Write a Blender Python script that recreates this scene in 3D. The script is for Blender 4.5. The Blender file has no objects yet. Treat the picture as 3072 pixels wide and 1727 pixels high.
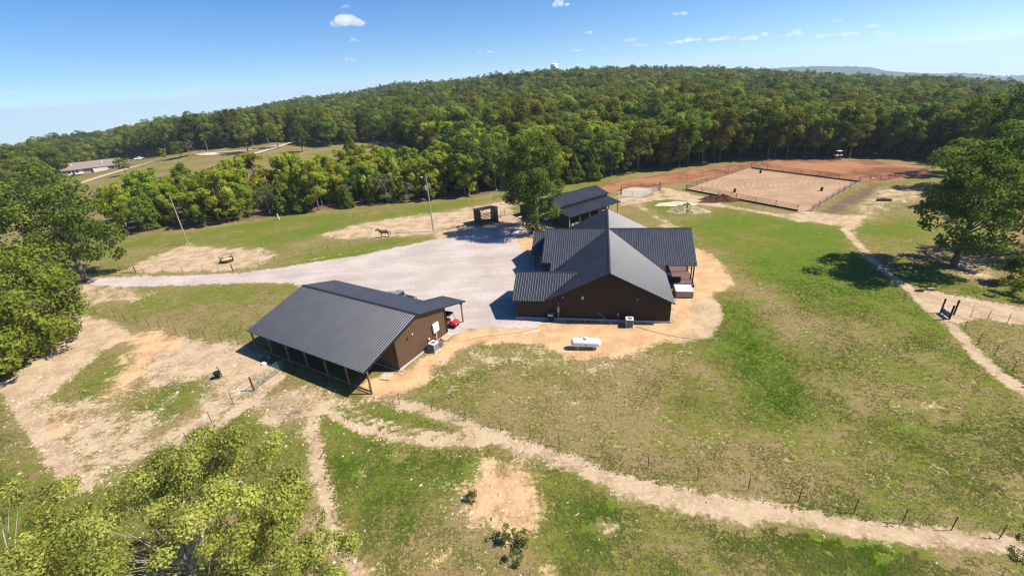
import bpy, bmesh, math, random
import numpy as np
from mathutils import Vector, Matrix

# ------------------------------------------------------------------ camera, world, sun, exposure
SC = bpy.context.scene
COL = SC.collection
CAM_H = 30.0
FPX, IW, IH = 1350.0, 3072.0, 1727.0
PITCH, ROLL = math.radians(25.0), math.radians(4.0)
fw = np.array([0, math.cos(PITCH), -math.sin(PITCH)])
r0 = np.array([1.0, 0, 0]); u0 = np.cross(r0, fw)
cr = r0 * math.cos(ROLL) - u0 * math.sin(ROLL)
cu = u0 * math.cos(ROLL) + r0 * math.sin(ROLL)
cam_d = bpy.data.cameras.new('camera'); cam = bpy.data.objects.new('camera', cam_d); COL.objects.link(cam)
cam.matrix_world = Matrix(((cr[0], cu[0], -fw[0], 0), (cr[1], cu[1], -fw[1], 0), (cr[2], cu[2], -fw[2], CAM_H), (0, 0, 0, 1)))
cam_d.sensor_fit = 'HORIZONTAL'; cam_d.sensor_width = 36.0; cam_d.lens = 36.0 * FPX / IW
cam_d.clip_start = 0.1; cam_d.clip_end = 40000
SC.camera = cam

SUN_EL, SUN_AZ = math.radians(50), math.radians(-4.5)      # azimuth measured from +X towards +Y
sv = Vector((math.cos(SUN_EL) * math.cos(SUN_AZ), math.cos(SUN_EL) * math.sin(SUN_AZ), math.sin(SUN_EL)))
W = bpy.data.worlds.new('World'); SC.world = W; W.use_nodes = True
nt = W.node_tree; nt.nodes.clear()
wo = nt.nodes.new('ShaderNodeOutputWorld'); bg = nt.nodes.new('ShaderNodeBackground'); sk = nt.nodes.new('ShaderNodeTexSky')
sk.sky_type = 'NISHITA'; sk.sun_disc = False; sk.sun_elevation = SUN_EL
sk.sun_rotation = math.atan2(sv.x, sv.y); sk.altitude = 200; sk.air_density = 1.0; sk.dust_density = 0.5; sk.ozone_density = 1.6
# the far country lies lower than the drone: the sky's own horizon is dipped to meet it
tc = nt.nodes.new('ShaderNodeTexCoord'); vd = nt.nodes.new('ShaderNodeVectorMath'); vd.operation = 'ADD'
vd.inputs[1].default_value = (0, 0, 0.075)
vn = nt.nodes.new('ShaderNodeVectorMath'); vn.operation = 'NORMALIZE'
nt.links.new(tc.outputs['Generated'], vd.inputs[0]); nt.links.new(vd.outputs[0], vn.inputs[0]); nt.links.new(vn.outputs[0], sk.inputs['Vector'])
bg.inputs['Strength'].default_value = 0.094
hsv = nt.nodes.new('ShaderNodeHueSaturation'); hsv.inputs['Saturation'].default_value = 1.42; hsv.inputs['Hue'].default_value = 0.512
nt.links.new(sk.outputs[0], hsv.inputs['Color']); nt.links.new(hsv.outputs[0], bg.inputs[0]); nt.links.new(bg.outputs[0], wo.inputs[0])
sun_d = bpy.data.lights.new('sun', 'SUN'); sun = bpy.data.objects.new('sun', sun_d); COL.objects.link(sun)
sun_d.energy = 5.0; sun_d.angle = math.radians(0.53); sun_d.color = (1.0, 0.94, 0.84)
sun.rotation_euler = sv.to_track_quat('Z', 'Y').to_euler(); sun.location = (60, 0, 120)
vs = SC.view_settings; vs.view_transform = 'Standard'; vs.look = 'None'; vs.exposure = 0.80; vs.gamma = 1.0
try: vs.use_curve_mapping = False
except Exception: pass
SC.render.engine = 'CYCLES'
cy = SC.cycles
cy.max_bounces = 6; cy.diffuse_bounces = 2; cy.glossy_bounces = 2; cy.transmission_bounces = 3; cy.transparent_max_bounces = 8
cy.volume_bounces = 3; cy.use_denoising = True; cy.denoiser = 'OPENIMAGEDENOISE'
cy.use_adaptive_sampling = True; cy.adaptive_threshold = 0.015
cy.pixel_filter_type = 'BLACKMAN_HARRIS'; cy.filter_width = 1.25
R = random.Random(7); NR = np.random.default_rng(7)

# ------------------------------------------------------------------ pixels to ground
def ray(x, y):                                   # x, y on a 2576-wide copy of the photograph
    x *= IW / 2576.0; y *= IW / 2576.0
    d = fw * FPX + cr * (x - IW / 2) + cu * (IH / 2 - y)
    return d / np.linalg.norm(d)
def G(x, y, z=0.0):
    d = ray(x, y); t = (z - CAM_H) / d[2]
    return (d[0] * t, d[1] * t)
def S3(x, y): return G(x * 2576 / 3072, y * 2576 / 3072)       # source pixels

# skyline of the wooded ridges, as directions
SKY = [(0, 386), (120, 358), (300, 330), (500, 296), (700, 262), (860, 240), (1040, 215), (1240, 194), (1400, 178), (1500, 176), (1700, 177),
       (1800, 175), (1950, 180), (2100, 192), (2250, 200), (2400, 202), (2576, 214)]
_az, _el = [], []
for p in SKY:
    d = ray(*p); _az.append(math.atan2(d[0], d[1])); _el.append(d[2] / math.hypot(d[0], d[1]))
_az = [-math.pi, -2.0] + _az + [2.0, math.pi]; _el = [-0.06, -0.08] + _el + [-0.06, -0.06]
_az, _el = np.array(_az), np.array(_el)
RID, RNEAR = 1000.0, 170.0
def Z(x, y):
    x = np.asarray(x, float); y = np.asarray(y, float)
    r = np.hypot(x, y); az = np.arctan2(x, y); te = np.interp(az, _az, _el)
    zR = CAM_H + RID * te - 19.0
    t = np.clip((r - RNEAR) / (RID - RNEAR), 0, 1)
    z = np.where(zR < 0, zR * t ** np.interp(az, [.15, .45], [1.0, .70]), zR * (t ** 1.25 * (1 - t) + t * t))
    z += np.where(t > 0.03, (np.sin(x * .013 + 1.3) * np.cos(y * .011) * 4 + np.sin(x * .031 + y * .023) * 2.0) * np.clip((t - .03) * 6, 0, 1) * np.clip((1.0 - t) * 6, 0, 1), 0)
    z += np.where(r > RID, (r - RID) * (te - 0.012), 0)
    return z
def GT(x, y):                                    # pixel to terrain
    d = ray(x, y); t = 20.0; prev = t
    while t < 6000:
        p = d * t
        if CAM_H + p[2] < float(Z(p[0], p[1])): break
        prev = t; t *= 1.01
    for _ in range(20):
        m = (prev + t) / 2; p = d * m
        if CAM_H + p[2] < float(Z(p[0], p[1])): t = m
        else: prev = m
    p = d * t
    return (p[0], p[1], float(Z(p[0], p[1])))

# ------------------------------------------------------------------ helpers
def obj(name, me, mat=None, parent=None):
    o = bpy.data.objects.new(name, me); COL.objects.link(o)
    if mat is not None and len(me.materials) == 0: me.materials.append(mat)
    if parent is not None: o.parent = parent
    return o
def tag(o, label, cat, group=None):
    o['label'] = label; o['category'] = cat
    if group: o['group'] = group
    return o
def thing(name, label, cat, loc=(0, 0, 0), rz=0.0, group=None):
    o = bpy.data.objects.new(name, None); COL.objects.link(o); o.empty_display_size = 0.2
    o.location = loc if len(loc) == 3 else (loc[0], loc[1], 0); o.rotation_euler = (0, 0, rz)
    return tag(o, label, cat, group)
def copy_tree(o, parent=None):
    c = o.copy(); COL.objects.link(c); c.parent = parent
    for ch in list(o.children): copy_tree(ch, c)
    return c
class MB:
    def __init__(s): s.v = []; s.f = []
    def add(s, vs, fs):
        b = len(s.v); s.v += [tuple(map(float, q)) for q in vs]; s.f += [tuple(b + i for i in f) for f in fs]; return s
    def box(s, c, d, rz=0.0, M=None):
        hx, hy, hz = d[0] / 2, d[1] / 2, d[2] / 2
        P = [Vector((x, y, z)) for x in (-hx, hx) for y in (-hy, hy) for z in (-hz, hz)]
        T = Matrix.Translation(c) @ (M if M is not None else Matrix.Rotation(rz, 4, 'Z'))
        return s.add([T @ p for p in P], [(0, 1, 3, 2), (4, 6, 7, 5), (0, 4, 5, 1), (2, 3, 7, 6), (0, 2, 6, 4), (1, 5, 7, 3)])
    def tube(s, pts, r, n=8, caps=True):
        pts = [Vector(p) for p in pts]; rs = r if isinstance(r, (list, tuple)) else [r] * len(pts)
        vs = []; fs = []
        for i, p in enumerate(pts):
            a = pts[max(i - 1, 0)]; b = pts[min(i + 1, len(pts) - 1)]; t = (b - a)
            t = t.normalized() if t.length > 1e-9 else Vector((0, 0, 1))
            up = Vector((0, 0, 1)) if abs(t.z) < .9 else Vector((1, 0, 0))
            e1 = t.cross(up).normalized(); e2 = t.cross(e1)
            for k in range(n):
                q = 2 * math.pi * k / n; vs.append(p + (e1 * math.cos(q) + e2 * math.sin(q)) * rs[i])
        for i in range(len(pts) - 1):
            for k in range(n):
                k2 = (k + 1) % n; fs.append((i * n + k, i * n + k2, (i + 1) * n + k2, (i + 1) * n + k))
        if caps: fs.append(tuple(range(n))[::-1]); fs.append(tuple((len(pts) - 1) * n + k for k in range(n)))
        return s.add(vs, fs)
    def lathe(s, prof, n=16, c=(0, 0, 0), M=None):
        vs = []; fs = []; T = Matrix.Translation(c) @ (M or Matrix.Identity(4))
        for (r, z) in prof:
            for k in range(n): q = 2 * math.pi * k / n; vs.append(T @ Vector((r * math.cos(q), r * math.sin(q), z)))
        for i in range(len(prof) - 1):
            for k in range(n): k2 = (k + 1) % n; fs.append((i * n + k, i * n + k2, (i + 1) * n + k2, (i + 1) * n + k))
        fs.append(tuple(range(n))[::-1]); fs.append(tuple((len(prof) - 1) * n + k for k in range(n)))
        return s.add(vs, fs)
    def prism(s, poly, ext):                     # planar polygon (3d) extruded by vector
        n = len(poly); e = Vector(ext); P = [Vector(p) for p in poly]
        return s.add(P + [p + e for p in P], [tuple(range(n)), tuple(range(n, 2 * n))[::-1]] + [(i, n + i, n + (i + 1) % n, (i + 1) % n) for i in range(n)])
    def mesh(s, name, smooth=False):
        me = bpy.data.meshes.new(name); me.from_pydata(s.v, [], s.f)
        bm = bmesh.new(); bm.from_mesh(me); bmesh.ops.recalc_face_normals(bm, faces=bm.faces); bm.to_mesh(me); bm.free()
        if smooth:
            me.polygons.foreach_set('use_smooth', [True] * len(me.polygons))
            try: me.set_sharp_from_angle(angle=math.radians(40))
            except Exception: pass
        return me
    def build(s, name, mat, parent=None, smooth=False): return obj(name, s.mesh(name, smooth), mat, parent)

# ------------------------------------------------------------------ materials
MATS = {}
def mat(name, col, rough=0.7, metal=0.0, var=0.12, scale=3.0, spec=0.3, bump=0.0, bscale=20.0, streak=None):
    m = bpy.data.materials.new(name); m.use_nodes = True; n = m.node_tree; b = n.nodes['Principled BSDF']
    b.inputs['Roughness'].default_value = rough; b.inputs['Metallic'].default_value = metal; b.inputs['Specular IOR Level'].default_value = spec
    tcn = n.nodes.new('ShaderNodeTexCoord'); nz = n.nodes.new('ShaderNodeTexNoise'); nz.inputs['Scale'].default_value = scale; nz.inputs['Detail'].default_value = 5
    if streak:
        mp = n.nodes.new('ShaderNodeMapping'); mp.inputs['Scale'].default_value = streak; n.links.new(tcn.outputs['Object'], mp.inputs[0]); n.links.new(mp.outputs[0], nz.inputs['Vector'])
    else: n.links.new(tcn.outputs['Object'], nz.inputs['Vector'])
    rp = n.nodes.new('ShaderNodeValToRGB'); e = rp.color_ramp.elements
    e[0].position = .25; e[1].position = .75
    e[0].color = (*[c * (1 - var) for c in col], 1); e[1].color = (*[min(1, c * (1 + var)) for c in col], 1)
    n.links.new(nz.outputs[0], rp.inputs[0]); n.links.new(rp.outputs[0], b.inputs['Base Color'])
    if bump:
        bp = n.nodes.new('ShaderNodeBump'); bp.inputs['Strength'].default_value = bump; bp.inputs['Distance'].default_value = .02
        n2 = n.nodes.new('ShaderNodeTexNoise'); n2.inputs['Scale'].default_value = bscale; n.links.new(tcn.outputs['Object'], n2.inputs['Vector'])
        n.links.new(n2.outputs[0], bp.inputs['Height']); n.links.new(bp.outputs[0], b.inputs['Normal'])
    MATS[name] = m; return m
M_roof = mat('dark_painted_metal', (.026, .029, .039), .44, .0, .28, .5, .5)
M_trim = mat('dark_trim', (.020, .019, .021), .5, 0, .1, 2)
M_brown = mat('brown_siding', (.105, .060, .034), .55, 0, .10, 1.2, .35)
M_shade_brown = mat('shade_darkened_brown_siding', (.030, .0155, .009), .6, 0, .14, 1.0, .3)  # brown siding taken darker, so its colour holds the house gable's deep shade
M_wood = mat('weathered_wood', (.20, .115, .055), .8, 0, .25, 4, .2, streak=(3, 3, .5))
M_dwood = mat('dark_wood', (.055, .032, .022), .8, 0, .25, 4, .2)
M_conc = mat('concrete', (.42, .40, .37), .9, 0, .15, 2)
M_white = mat('white_paint', (.80, .80, .79), .45, 0, .04, 2, .4)
M_offw = mat('cream_paint', (.70, .66, .58), .6, 0, .06, 2, .3)
M_grey = mat('grey_metal', (.33, .33, .34), .45, .3, .1, 3)
M_dgrey = mat('dark_grey_plastic', (.10, .10, .105), .5, 0, .1, 3)
M_black = mat('black_rubber', (.013, .013, .014), .75, 0, .2, 3)
M_post = mat('rusty_dark_steel', (.055, .038, .028), .7, .2, .25, 6)
M_pipe = mat('dark_pipe_paint', (.045, .030, .024), .6, .1, .2, 4)
M_red = mat('red_paint', (.42, .022, .030), .28, 0, .06, 3, .6)
M_pole = mat('pale_pole_wood', (.34, .29, .23), .85, 0, .18, 3, .2, streak=(4, 4, .3))
M_beige = mat('beige_panel', (.42, .33, .25), .7, 0, .08, 3)
M_deck = mat('red_brown_deck', (.15, .085, .072), .75, 0, .15, 5)
M_glass = mat('dark_glass', (.02, .025, .03), .08, 0, .02, 1, .6)
M_silver = mat('silver_car_paint', (.40, .40, .40), .3, .6, .05, 2, .5)
M_shingle = mat('brown_shingles', (.23, .175, .145), .9, 0, .12, 2)
M_brick = mat('tan_brick', (.40, .32, .26), .9, 0, .1, 3)
M_tan = mat('hay', (.52, .40, .20), .95, 0, .2, 8, .1)
M_mulch = mat('dark_red_mulch', (.085, .035, .022), .95, 0, .45, 2.2, .1, bump=.8, bscale=6)
M_pile = mat('dry_grass_pile', (.30, .26, .13), .95, 0, .40, 1.6, .1, bump=.8, bscale=5)
M_stone = mat('pale_stone', (.50, .41, .31), .9, 0, .25, 5)
M_pink = mat('faded_red_plastic', (.45, .12, .12), .6, 0, .1, 3)
M_green = mat('green_gate_paint', (.10, .16, .13), .5, .2, .15, 4)
M_hose = mat('orange_hose', (.38, .20, .07), .6, 0, .1, 3)
M_bark = mat('bark', (.12, .095, .072), .95, 0, .3, 6, .1, streak=(3, 3, .6))
M_pbark = mat('pale_bark', (.36, .32, .27), .95, 0, .25, 6, .1, streak=(3, 3, .6))
M_horse = mat('brown_coat', (.13, .075, .040), .6, 0, .35, 3.5, .3)
M_mane = mat('dark_hair', (.03, .02, .015), .7, 0, .2, 8, .2)

def leaf_mat(name, dark, light, trans=0.35, hue=0.03, val=0.35):   # leaf colour varies leaf by leaf and tree by tree
    m = bpy.data.materials.new(name); m.use_nodes = True; n = m.node_tree; n.nodes.clear()
    o = n.nodes.new('ShaderNodeOutputMaterial'); mx = n.nodes.new('ShaderNodeMixShader'); d = n.nodes.new('ShaderNodeBsdfDiffuse'); t = n.nodes.new('ShaderNodeBsdfTranslucent')
    at = n.nodes.new('ShaderNodeAttribute'); at.attribute_name = 'lv'
    rp = n.nodes.new('ShaderNodeValToRGB'); e = rp.color_ramp.elements; e[0].color = (*dark, 1); e[1].color = (*light, 1)
    n.links.new(at.outputs['Fac'], rp.inputs[0])
    oi = n.nodes.new('ShaderNodeObjectInfo'); hs = n.nodes.new('ShaderNodeHueSaturation')
    def mr(lo, hi, src):
        q = n.nodes.new('ShaderNodeMapRange'); q.inputs[3].default_value = lo; q.inputs[4].default_value = hi; n.links.new(src, q.inputs[0]); return q.outputs[0]
    m2 = n.nodes.new('ShaderNodeMath'); m2.operation = 'MULTIPLY'; m2.inputs[1].default_value = 7.31
    m3 = n.nodes.new('ShaderNodeMath'); m3.operation = 'FRACT'; n.links.new(oi.outputs['Random'], m2.inputs[0]); n.links.new(m2.outputs[0], m3.inputs[0])
    n.links.new(mr(.5 - hue * 1.6, .5 + hue, oi.outputs['Random']), hs.inputs['Hue']); n.links.new(mr(1 - val, 1 + val, m3.outputs[0]), hs.inputs['Value'])
    n.links.new(rp.outputs[0], hs.inputs['Color'])
    n.links.new(hs.outputs[0], d.inputs[0]); n.links.new(hs.outputs[0], t.inputs[0]); mx.inputs[0].default_value = trans
    n.links.new(d.outputs[0], mx.inputs[1]); n.links.new(t.outputs[0], mx.inputs[2]); n.links.new(mx.outputs[0], o.inputs[0])
    return m
L_oak = leaf_mat('oak_leaves', (.080, .112, .016), (.262, .312, .050), .50, .035, .38)
L_dark = leaf_mat('dark_leaves', (.066, .090, .016), (.215, .245, .046), .48, .025, .30)
L_lime = leaf_mat('lime_leaves', (.190, .255, .022), (.440, .500, .062), .54, .025, .2)
L_cedar = leaf_mat('cedar_leaves', (.062, .102, .013), (.190, .245, .034), .38, .02, .25)
L_brown = leaf_mat('brown_leaves', (.11, .085, .035), (.24, .18, .085), .3, .01, .15)
L_yel = leaf_mat('yellow_green_leaves', (.135, .165, .020), (.58, .59, .14), .52, .0, .0)
L_redl = leaf_mat('dark_red_leaves', (.06, .015, .010), (.18, .04, .025), .3, .0, .1)
L_hero = leaf_mat('shade_oak_leaves', (.062, .098, .015), (.205, .265, .045), .46, 0, 0)
L_edge = leaf_mat('paddock_tree_leaves', (.105, .142, .018), (.320, .360, .052), .48, 0, 0)
L_pale = leaf_mat('grey_green_leaves', (.10, .12, .045), (.24, .26, .10), .35, .01, .15)

# ------------------------------------------------------------------ ground sheet with cover masks
def axis(lo, hi, step, far_lo, far_hi, g=1.065):
    a = list(np.arange(lo, hi + step / 2, step)); s = step; x = a[-1]; up = []
    while x < far_hi: s *= g; x += s; up.append(x)
    s = step; x = a[0]; dn = []
    while x > far_lo: s *= g; x -= s; dn.append(x)
    return np.array(dn[::-1] + a + up)
gx = axis(-112, 122, .6, -8500, 8500); gy = axis(8, 150, .6, -600, 9000)
GX, GY = np.meshgrid(gx, gy); NX, NY = len(gx), len(gy)
PX, PY = GX.ravel(), GY.ravel()
def sdist(poly, x, y):                            # signed distance, positive inside
    n = len(poly); d = np.full(x.shape, 1e18); ins = np.zeros(x.shape, bool)
    for i in range(n):
        (x1, y1), (x2, y2) = poly[i], poly[(i + 1) % n]
        ex, ey = x2 - x1, y2 - y1; L = ex * ex + ey * ey + 1e-12
        t = np.clip(((x - x1) * ex + (y - y1) * ey) / L, 0, 1)
        d = np.minimum(d, (x - x1 - t * ex) ** 2 + (y - y1 - t * ey) ** 2)
        c = ((y1 > y) != (y2 > y)) & (x < (x2 - x1) * (y - y1) / ((y2 - y1) if abs(y2 - y1) > 1e-12 else 1e-12) + x1)
        ins ^= c
    return np.where(ins, 1, -1) * np.sqrt(d)
def ldist(line, x, y):
    d = np.full(x.shape, 1e18)
    for (x1, y1), (x2, y2) in zip(line[:-1], line[1:]):
        ex, ey = x2 - x1, y2 - y1; L = ex * ex + ey * ey + 1e-12
        t = np.clip(((x - x1) * ex + (y - y1) * ey) / L, 0, 1)
        d = np.minimum(d, (x - x1 - t * ex) ** 2 + (y - y1 - t * ey) ** 2)
    return np.sqrt(d)
def pg(pts): return [G(*p) for p in pts]
MASK = {k: np.zeros(PX.shape) for k in ('green', 'dirt', 'orange', 'red', 'dry', 'bare')}
def near(poly, pad):
    xs = [p[0] for p in poly]; ys = [p[1] for p in poly]
    return np.where((PX > min(xs) - pad) & (PX < max(xs) + pad) & (PY > min(ys) - pad) & (PY < max(ys) + pad))[0]
def area(ch, pts, w=1.0, f=1.2, world=False):
    poly = pts if world else pg(pts); i = near(poly, f + 1)
    s = sdist(poly, PX[i], PY[i]); v = np.clip(.5 + s / (2 * f), 0, 1) * w
    MASK[ch][i] = np.maximum(MASK[ch][i], v) if w > 0 else np.minimum(MASK[ch][i], MASK[ch][i] * (1 + np.clip(.5 + s / (2 * f), 0, 1) * w))
def path(ch, pts, width, w=1.0, f=.5):
    line = pg(pts); i = near(line, width + f + 1); d = ldist(line, PX[i], PY[i])
    MASK[ch][i] = np.maximum(MASK[ch][i], np.clip(.5 + (width / 2 - d) / (2 * f), 0, 1) * w)
BELT_PX = [(300, 592), (450, 575), (600, 559), (740, 537), (870, 522), (1000, 512), (1150, 498), (1290, 480), (1430, 464), (1430, 430), (1150, 455), (870, 480), (600, 515), (300, 550)]
# orange sand round the house and bare patches in the pasture
area('orange', [(1010, 935), (1100, 880), (1130, 850), (1180, 826), (1300, 812), (1690, 805), (1700, 760), (1740, 650), (1745, 622), (1790, 640), (1815, 668), (1838, 695), (1842, 722), (1790, 738), (1745, 760), (1740, 800), (1735, 830), (1720, 850), (1700, 858), (1650, 865), (1560, 893), (1500, 900), (1430, 900), (1390, 876), (1330, 860), (1210, 862), (1150, 885), (1095, 922), (1070, 965), (1000, 998), (925, 1005), (900, 960)], 1, 1.7)
area('dirt', [(1690, 740), (1790, 735), (1812, 770), (1820, 800), (1800, 832), (1770, 852), (1700, 862), (1690, 800)], 1.1, .7)
area('orange', [(1690, 745), (1800, 740), (1818, 800), (1790, 840), (1700, 860)], .45, 1.5)
area('dirt', [(1000, 1000), (1080, 960), (1110, 915), (1180, 870), (1330, 850), (1400, 870), (1440, 905), (1560, 900), (1720, 870), (1760, 890), (1650, 930), (1500, 950), (1400, 945), (1250, 930), (1180, 950), (1120, 1000), (1040, 1020)], .46, 2.4)
area('orange', [(1285, 596), (1345, 580), (1400, 590), (1400, 700), (1300, 680), (1300, 640)], 1, .8)
area('orange', [(1215, 1150), (1262, 1168), (1310, 1160), (1355, 1180), (1350, 1230), (1388, 1270), (1350, 1312), (1330, 1340), (1300, 1385), (1255, 1370), (1240, 1312), (1150, 1292), (1168, 1230), (1200, 1190)], .86, 2.4)
area('dirt', [(1130, 1130), (1400, 1150), (1420, 1320), (1320, 1420), (1180, 1400), (1080, 1280)], .30, 3.0)
area('orange', [(1085, 1385), (1140, 1365), (1125, 1470), (1050, 1470)], .60, 1.6)
area('orange', [(1345, 1408), (1410, 1428), (1420, 1470), (1350, 1440)], .7, 1.2)
area('orange', [(300, 845), (390, 825), (465, 850), (410, 900), (350, 955), (300, 1010), (245, 1000), (300, 925), (315, 885)], .80, 3.0)
area('orange', [(85, 1065), (150, 1030), (235, 1035), (190, 1090), (115, 1120)], .75, 2.6)
area('orange', [(1890, 1020), (1960, 1010), (1970, 1040)], .3, .6)
area('orange', [(2200, 1000), (2330, 980), (2450, 1010), (2390, 1060), (2250, 1040)], .42, 2.0)
# dirt: paddocks, lanes, tracks
area('dirt', [(190, 790), (290, 808), (330, 842), (255, 885), (170, 960), (105, 1012), (25, 1010), (10, 965), (60, 925), (120, 870)], 1, 1.2)
area('dirt', [(320, 905), (420, 860), (600, 862), (650, 900), (720, 920), (640, 985), (560, 1060), (480, 1120), (400, 1155), (400, 1105), (500, 1020), (540, 965), (440, 962), (380, 1000)], .80, 2.4)
area('dirt', [(10, 960), (40, 1010), (185, 1215), (300, 1210), (470, 1120), (420, 1030), (250, 1000), (60, 1010)], .66, 3.0)
area('dirt', [(330, 840), (470, 850), (640, 870), (700, 925), (560, 960), (430, 920), (340, 900)], .9, 1.6)
area('dirt', [(30, 1000), (110, 1010), (230, 1180), (330, 1210), (190, 1222)], .85, 1.4)
area('dirt', [(640, 1000), (800, 985), (770, 1040), (690, 1060)], .8, 1.6)
area('dirt', [(700, 925), (640, 985), (480, 1112), (385, 1150), (430, 1158), (525, 1092), (665, 1000), (722, 945)], .95, .6)
area('dirt', [(620, 1010), (760, 960), (900, 1010), (950, 1030), (820, 1040), (740, 1080), (640, 1060)], .62, 1.6)
path('dirt', [(795, 990), (785, 1080), (800, 1150), (815, 1230), (830, 1320), (870, 1400), (910, 1455)], 1.0, 1.25, .7)
path('dirt', [(770, 1180), (800, 1260), (790, 1330)], 2.2, .55, 1.2)
path('dirt', [(790, 1000), (850, 1050), (920, 1080), (1000, 1100), (1110, 1112), (1225, 1114)], .75, 1.25, .5)
path('dirt', [(880, 1033), (990, 1070), (1100, 1088), (1215, 1106)], .55, 1.15, .45)
path('dirt', [(930, 1000), (1010, 1012), (1085, 1035), (1170, 1062), (1260, 1092)], 1.0, .8, .6)
path('dirt', [(1000, 1012), (1100, 1040), (1180, 1066)], 1.2, 1.1, .8)
path('dirt', [(1180, 1078), (1260, 1100), (1350, 1135), (1440, 1160), (1530, 1205), (1640, 1232), (1760, 1255), (1890, 1278), (2020, 1300), (2150, 1325), (2300, 1345), (2700, 1375)], 1.35, 1.15, .9)
path('dirt', [(1560, 1225), (1720, 1262), (1880, 1290)], 2.2, .8, .8)
path('dirt', [(1605, 1248), (1690, 1278), (1790, 1291), (1900, 1290)], .45, .9, .35)
path('dirt', [(2125, 575), (2180, 640), (2235, 690), (2300, 735), (2345, 785), (2400, 826), (2440, 872), (2500, 932), (2620, 1020)], 1.3, 1, .6)
area('dirt', [(2285, 722), (2400, 742), (2600, 775), (2600, 815), (2450, 802), (2400, 812), (2340, 775)], 1, .9)
area('dirt', [(2400, 640), (2480, 650), (2520, 690), (2470, 720), (2400, 690)], .65, 2)
area('dirt', [(1660, 470), (1740, 488), (1850, 520), (1990, 542), (2030, 530), (2110, 540), (2190, 540), (2150, 585), (2100, 566), (2000, 556), (1900, 532), (1760, 515), (1680, 500)], .9, 1.5)
area('dirt', [(2130, 520), (2190, 470), (2330, 470), (2340, 500), (2250, 520), (2180, 560)], .55, 3)
area('dirt', [(1550, 500), (1600, 495), (1660, 560), (1640, 600), (1740, 610), (1745, 590), (1660, 545)], .7, 1.6)
area('dirt', [(800, 592), (880, 567), (1000, 547), (1130, 530), (1290, 503), (1290, 540), (1180, 562), (1085, 590), (960, 600), (840, 602)], .8, 2.0)
area('dirt', [(1085, 590), (1185, 562), (1290, 540), (1400, 560), (1340, 592), (1180, 600), (1100, 606)], .95, 1.0)
area('dirt', [(290, 688), (370, 650), (475, 612), (500, 618), (560, 622), (660, 625), (705, 640), (650, 668), (560, 684), (400, 688)], .78, 1.8)
area('dirt', [(200, 695), (300, 722), (400, 735), (330, 760), (220, 770), (150, 760)], .6, 2.0)
area('dirt', [(1540, 462), (1640, 455), (1680, 500), (1560, 520)], .8, 2)
area('dirt', [(660, 1040), (712, 1040), (708, 1075), (665, 1072)], .8, .7)
for (x, y, s) in [(915, 1190, 22), (895, 1135, 16), (1010, 1140, 22), (1045, 1180, 12), (1520, 1320, 45), (1610, 1320, 22), (2090, 1390, 22), (2225, 1390, 12), (1400, 980, 28), (1440, 1010, 16), (440, 1000, 18), (760, 1100, 20), (2390, 1390, 50), (2480, 1420, 40), (700, 1200, 30), (1720, 1385, 18), (1560, 1385, 20), (1180, 965, 12)]:
    area('dirt', [(x - s, y), (x, y - s * .6), (x + s, y), (x, y + s * .6)], .7, .7)
path('dirt', [(700, 665), (800, 650), (900, 632), (1020, 612)], .8, .5, .6)
path('dirt', [(2140, 575), (2180, 560), (2215, 530)], .8, .6, .6)
# red clay
area('red', [(1480, 470), (1600, 450), (1700, 432), (1912, 404), (1895, 424), (1790, 452), (1690, 462), (1600, 478), (1510, 486)], 1, 1.2)
area('red', [(1912, 404), (2090, 392), (2200, 384), (2330, 404), (2350, 440), (2230, 457), (2188, 459), (1915, 428)], 1, .9)
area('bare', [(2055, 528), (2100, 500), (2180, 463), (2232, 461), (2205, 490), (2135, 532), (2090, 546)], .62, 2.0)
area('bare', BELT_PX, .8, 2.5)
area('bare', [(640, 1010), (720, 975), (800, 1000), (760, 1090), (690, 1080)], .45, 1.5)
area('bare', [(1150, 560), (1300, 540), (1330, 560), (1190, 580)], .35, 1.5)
area('red', [(545, 640), (620, 632), (640, 650), (580, 668)], .30, 1.5)
GRAVEL = [(215, 700), (300, 697), (400, 695), (500, 692), (600, 688), (720, 672), (820, 655), (920, 640), (1000, 622), (1080, 605), (1150, 596), (1180, 580), (1240, 572), (1330, 575), (1345, 588), (1296, 600), (1312, 622), (1318, 645), (1345, 655), (1420, 665), (1420, 810), (1335, 824), (1240, 826), (1180, 829), (1150, 842), (1090, 842), (1000, 790), (800, 742), (740, 712), (640, 711), (500, 716), (400, 719), (290, 722), (220, 716)]
area('dirt', GRAVEL, .95, 1.6)
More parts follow.
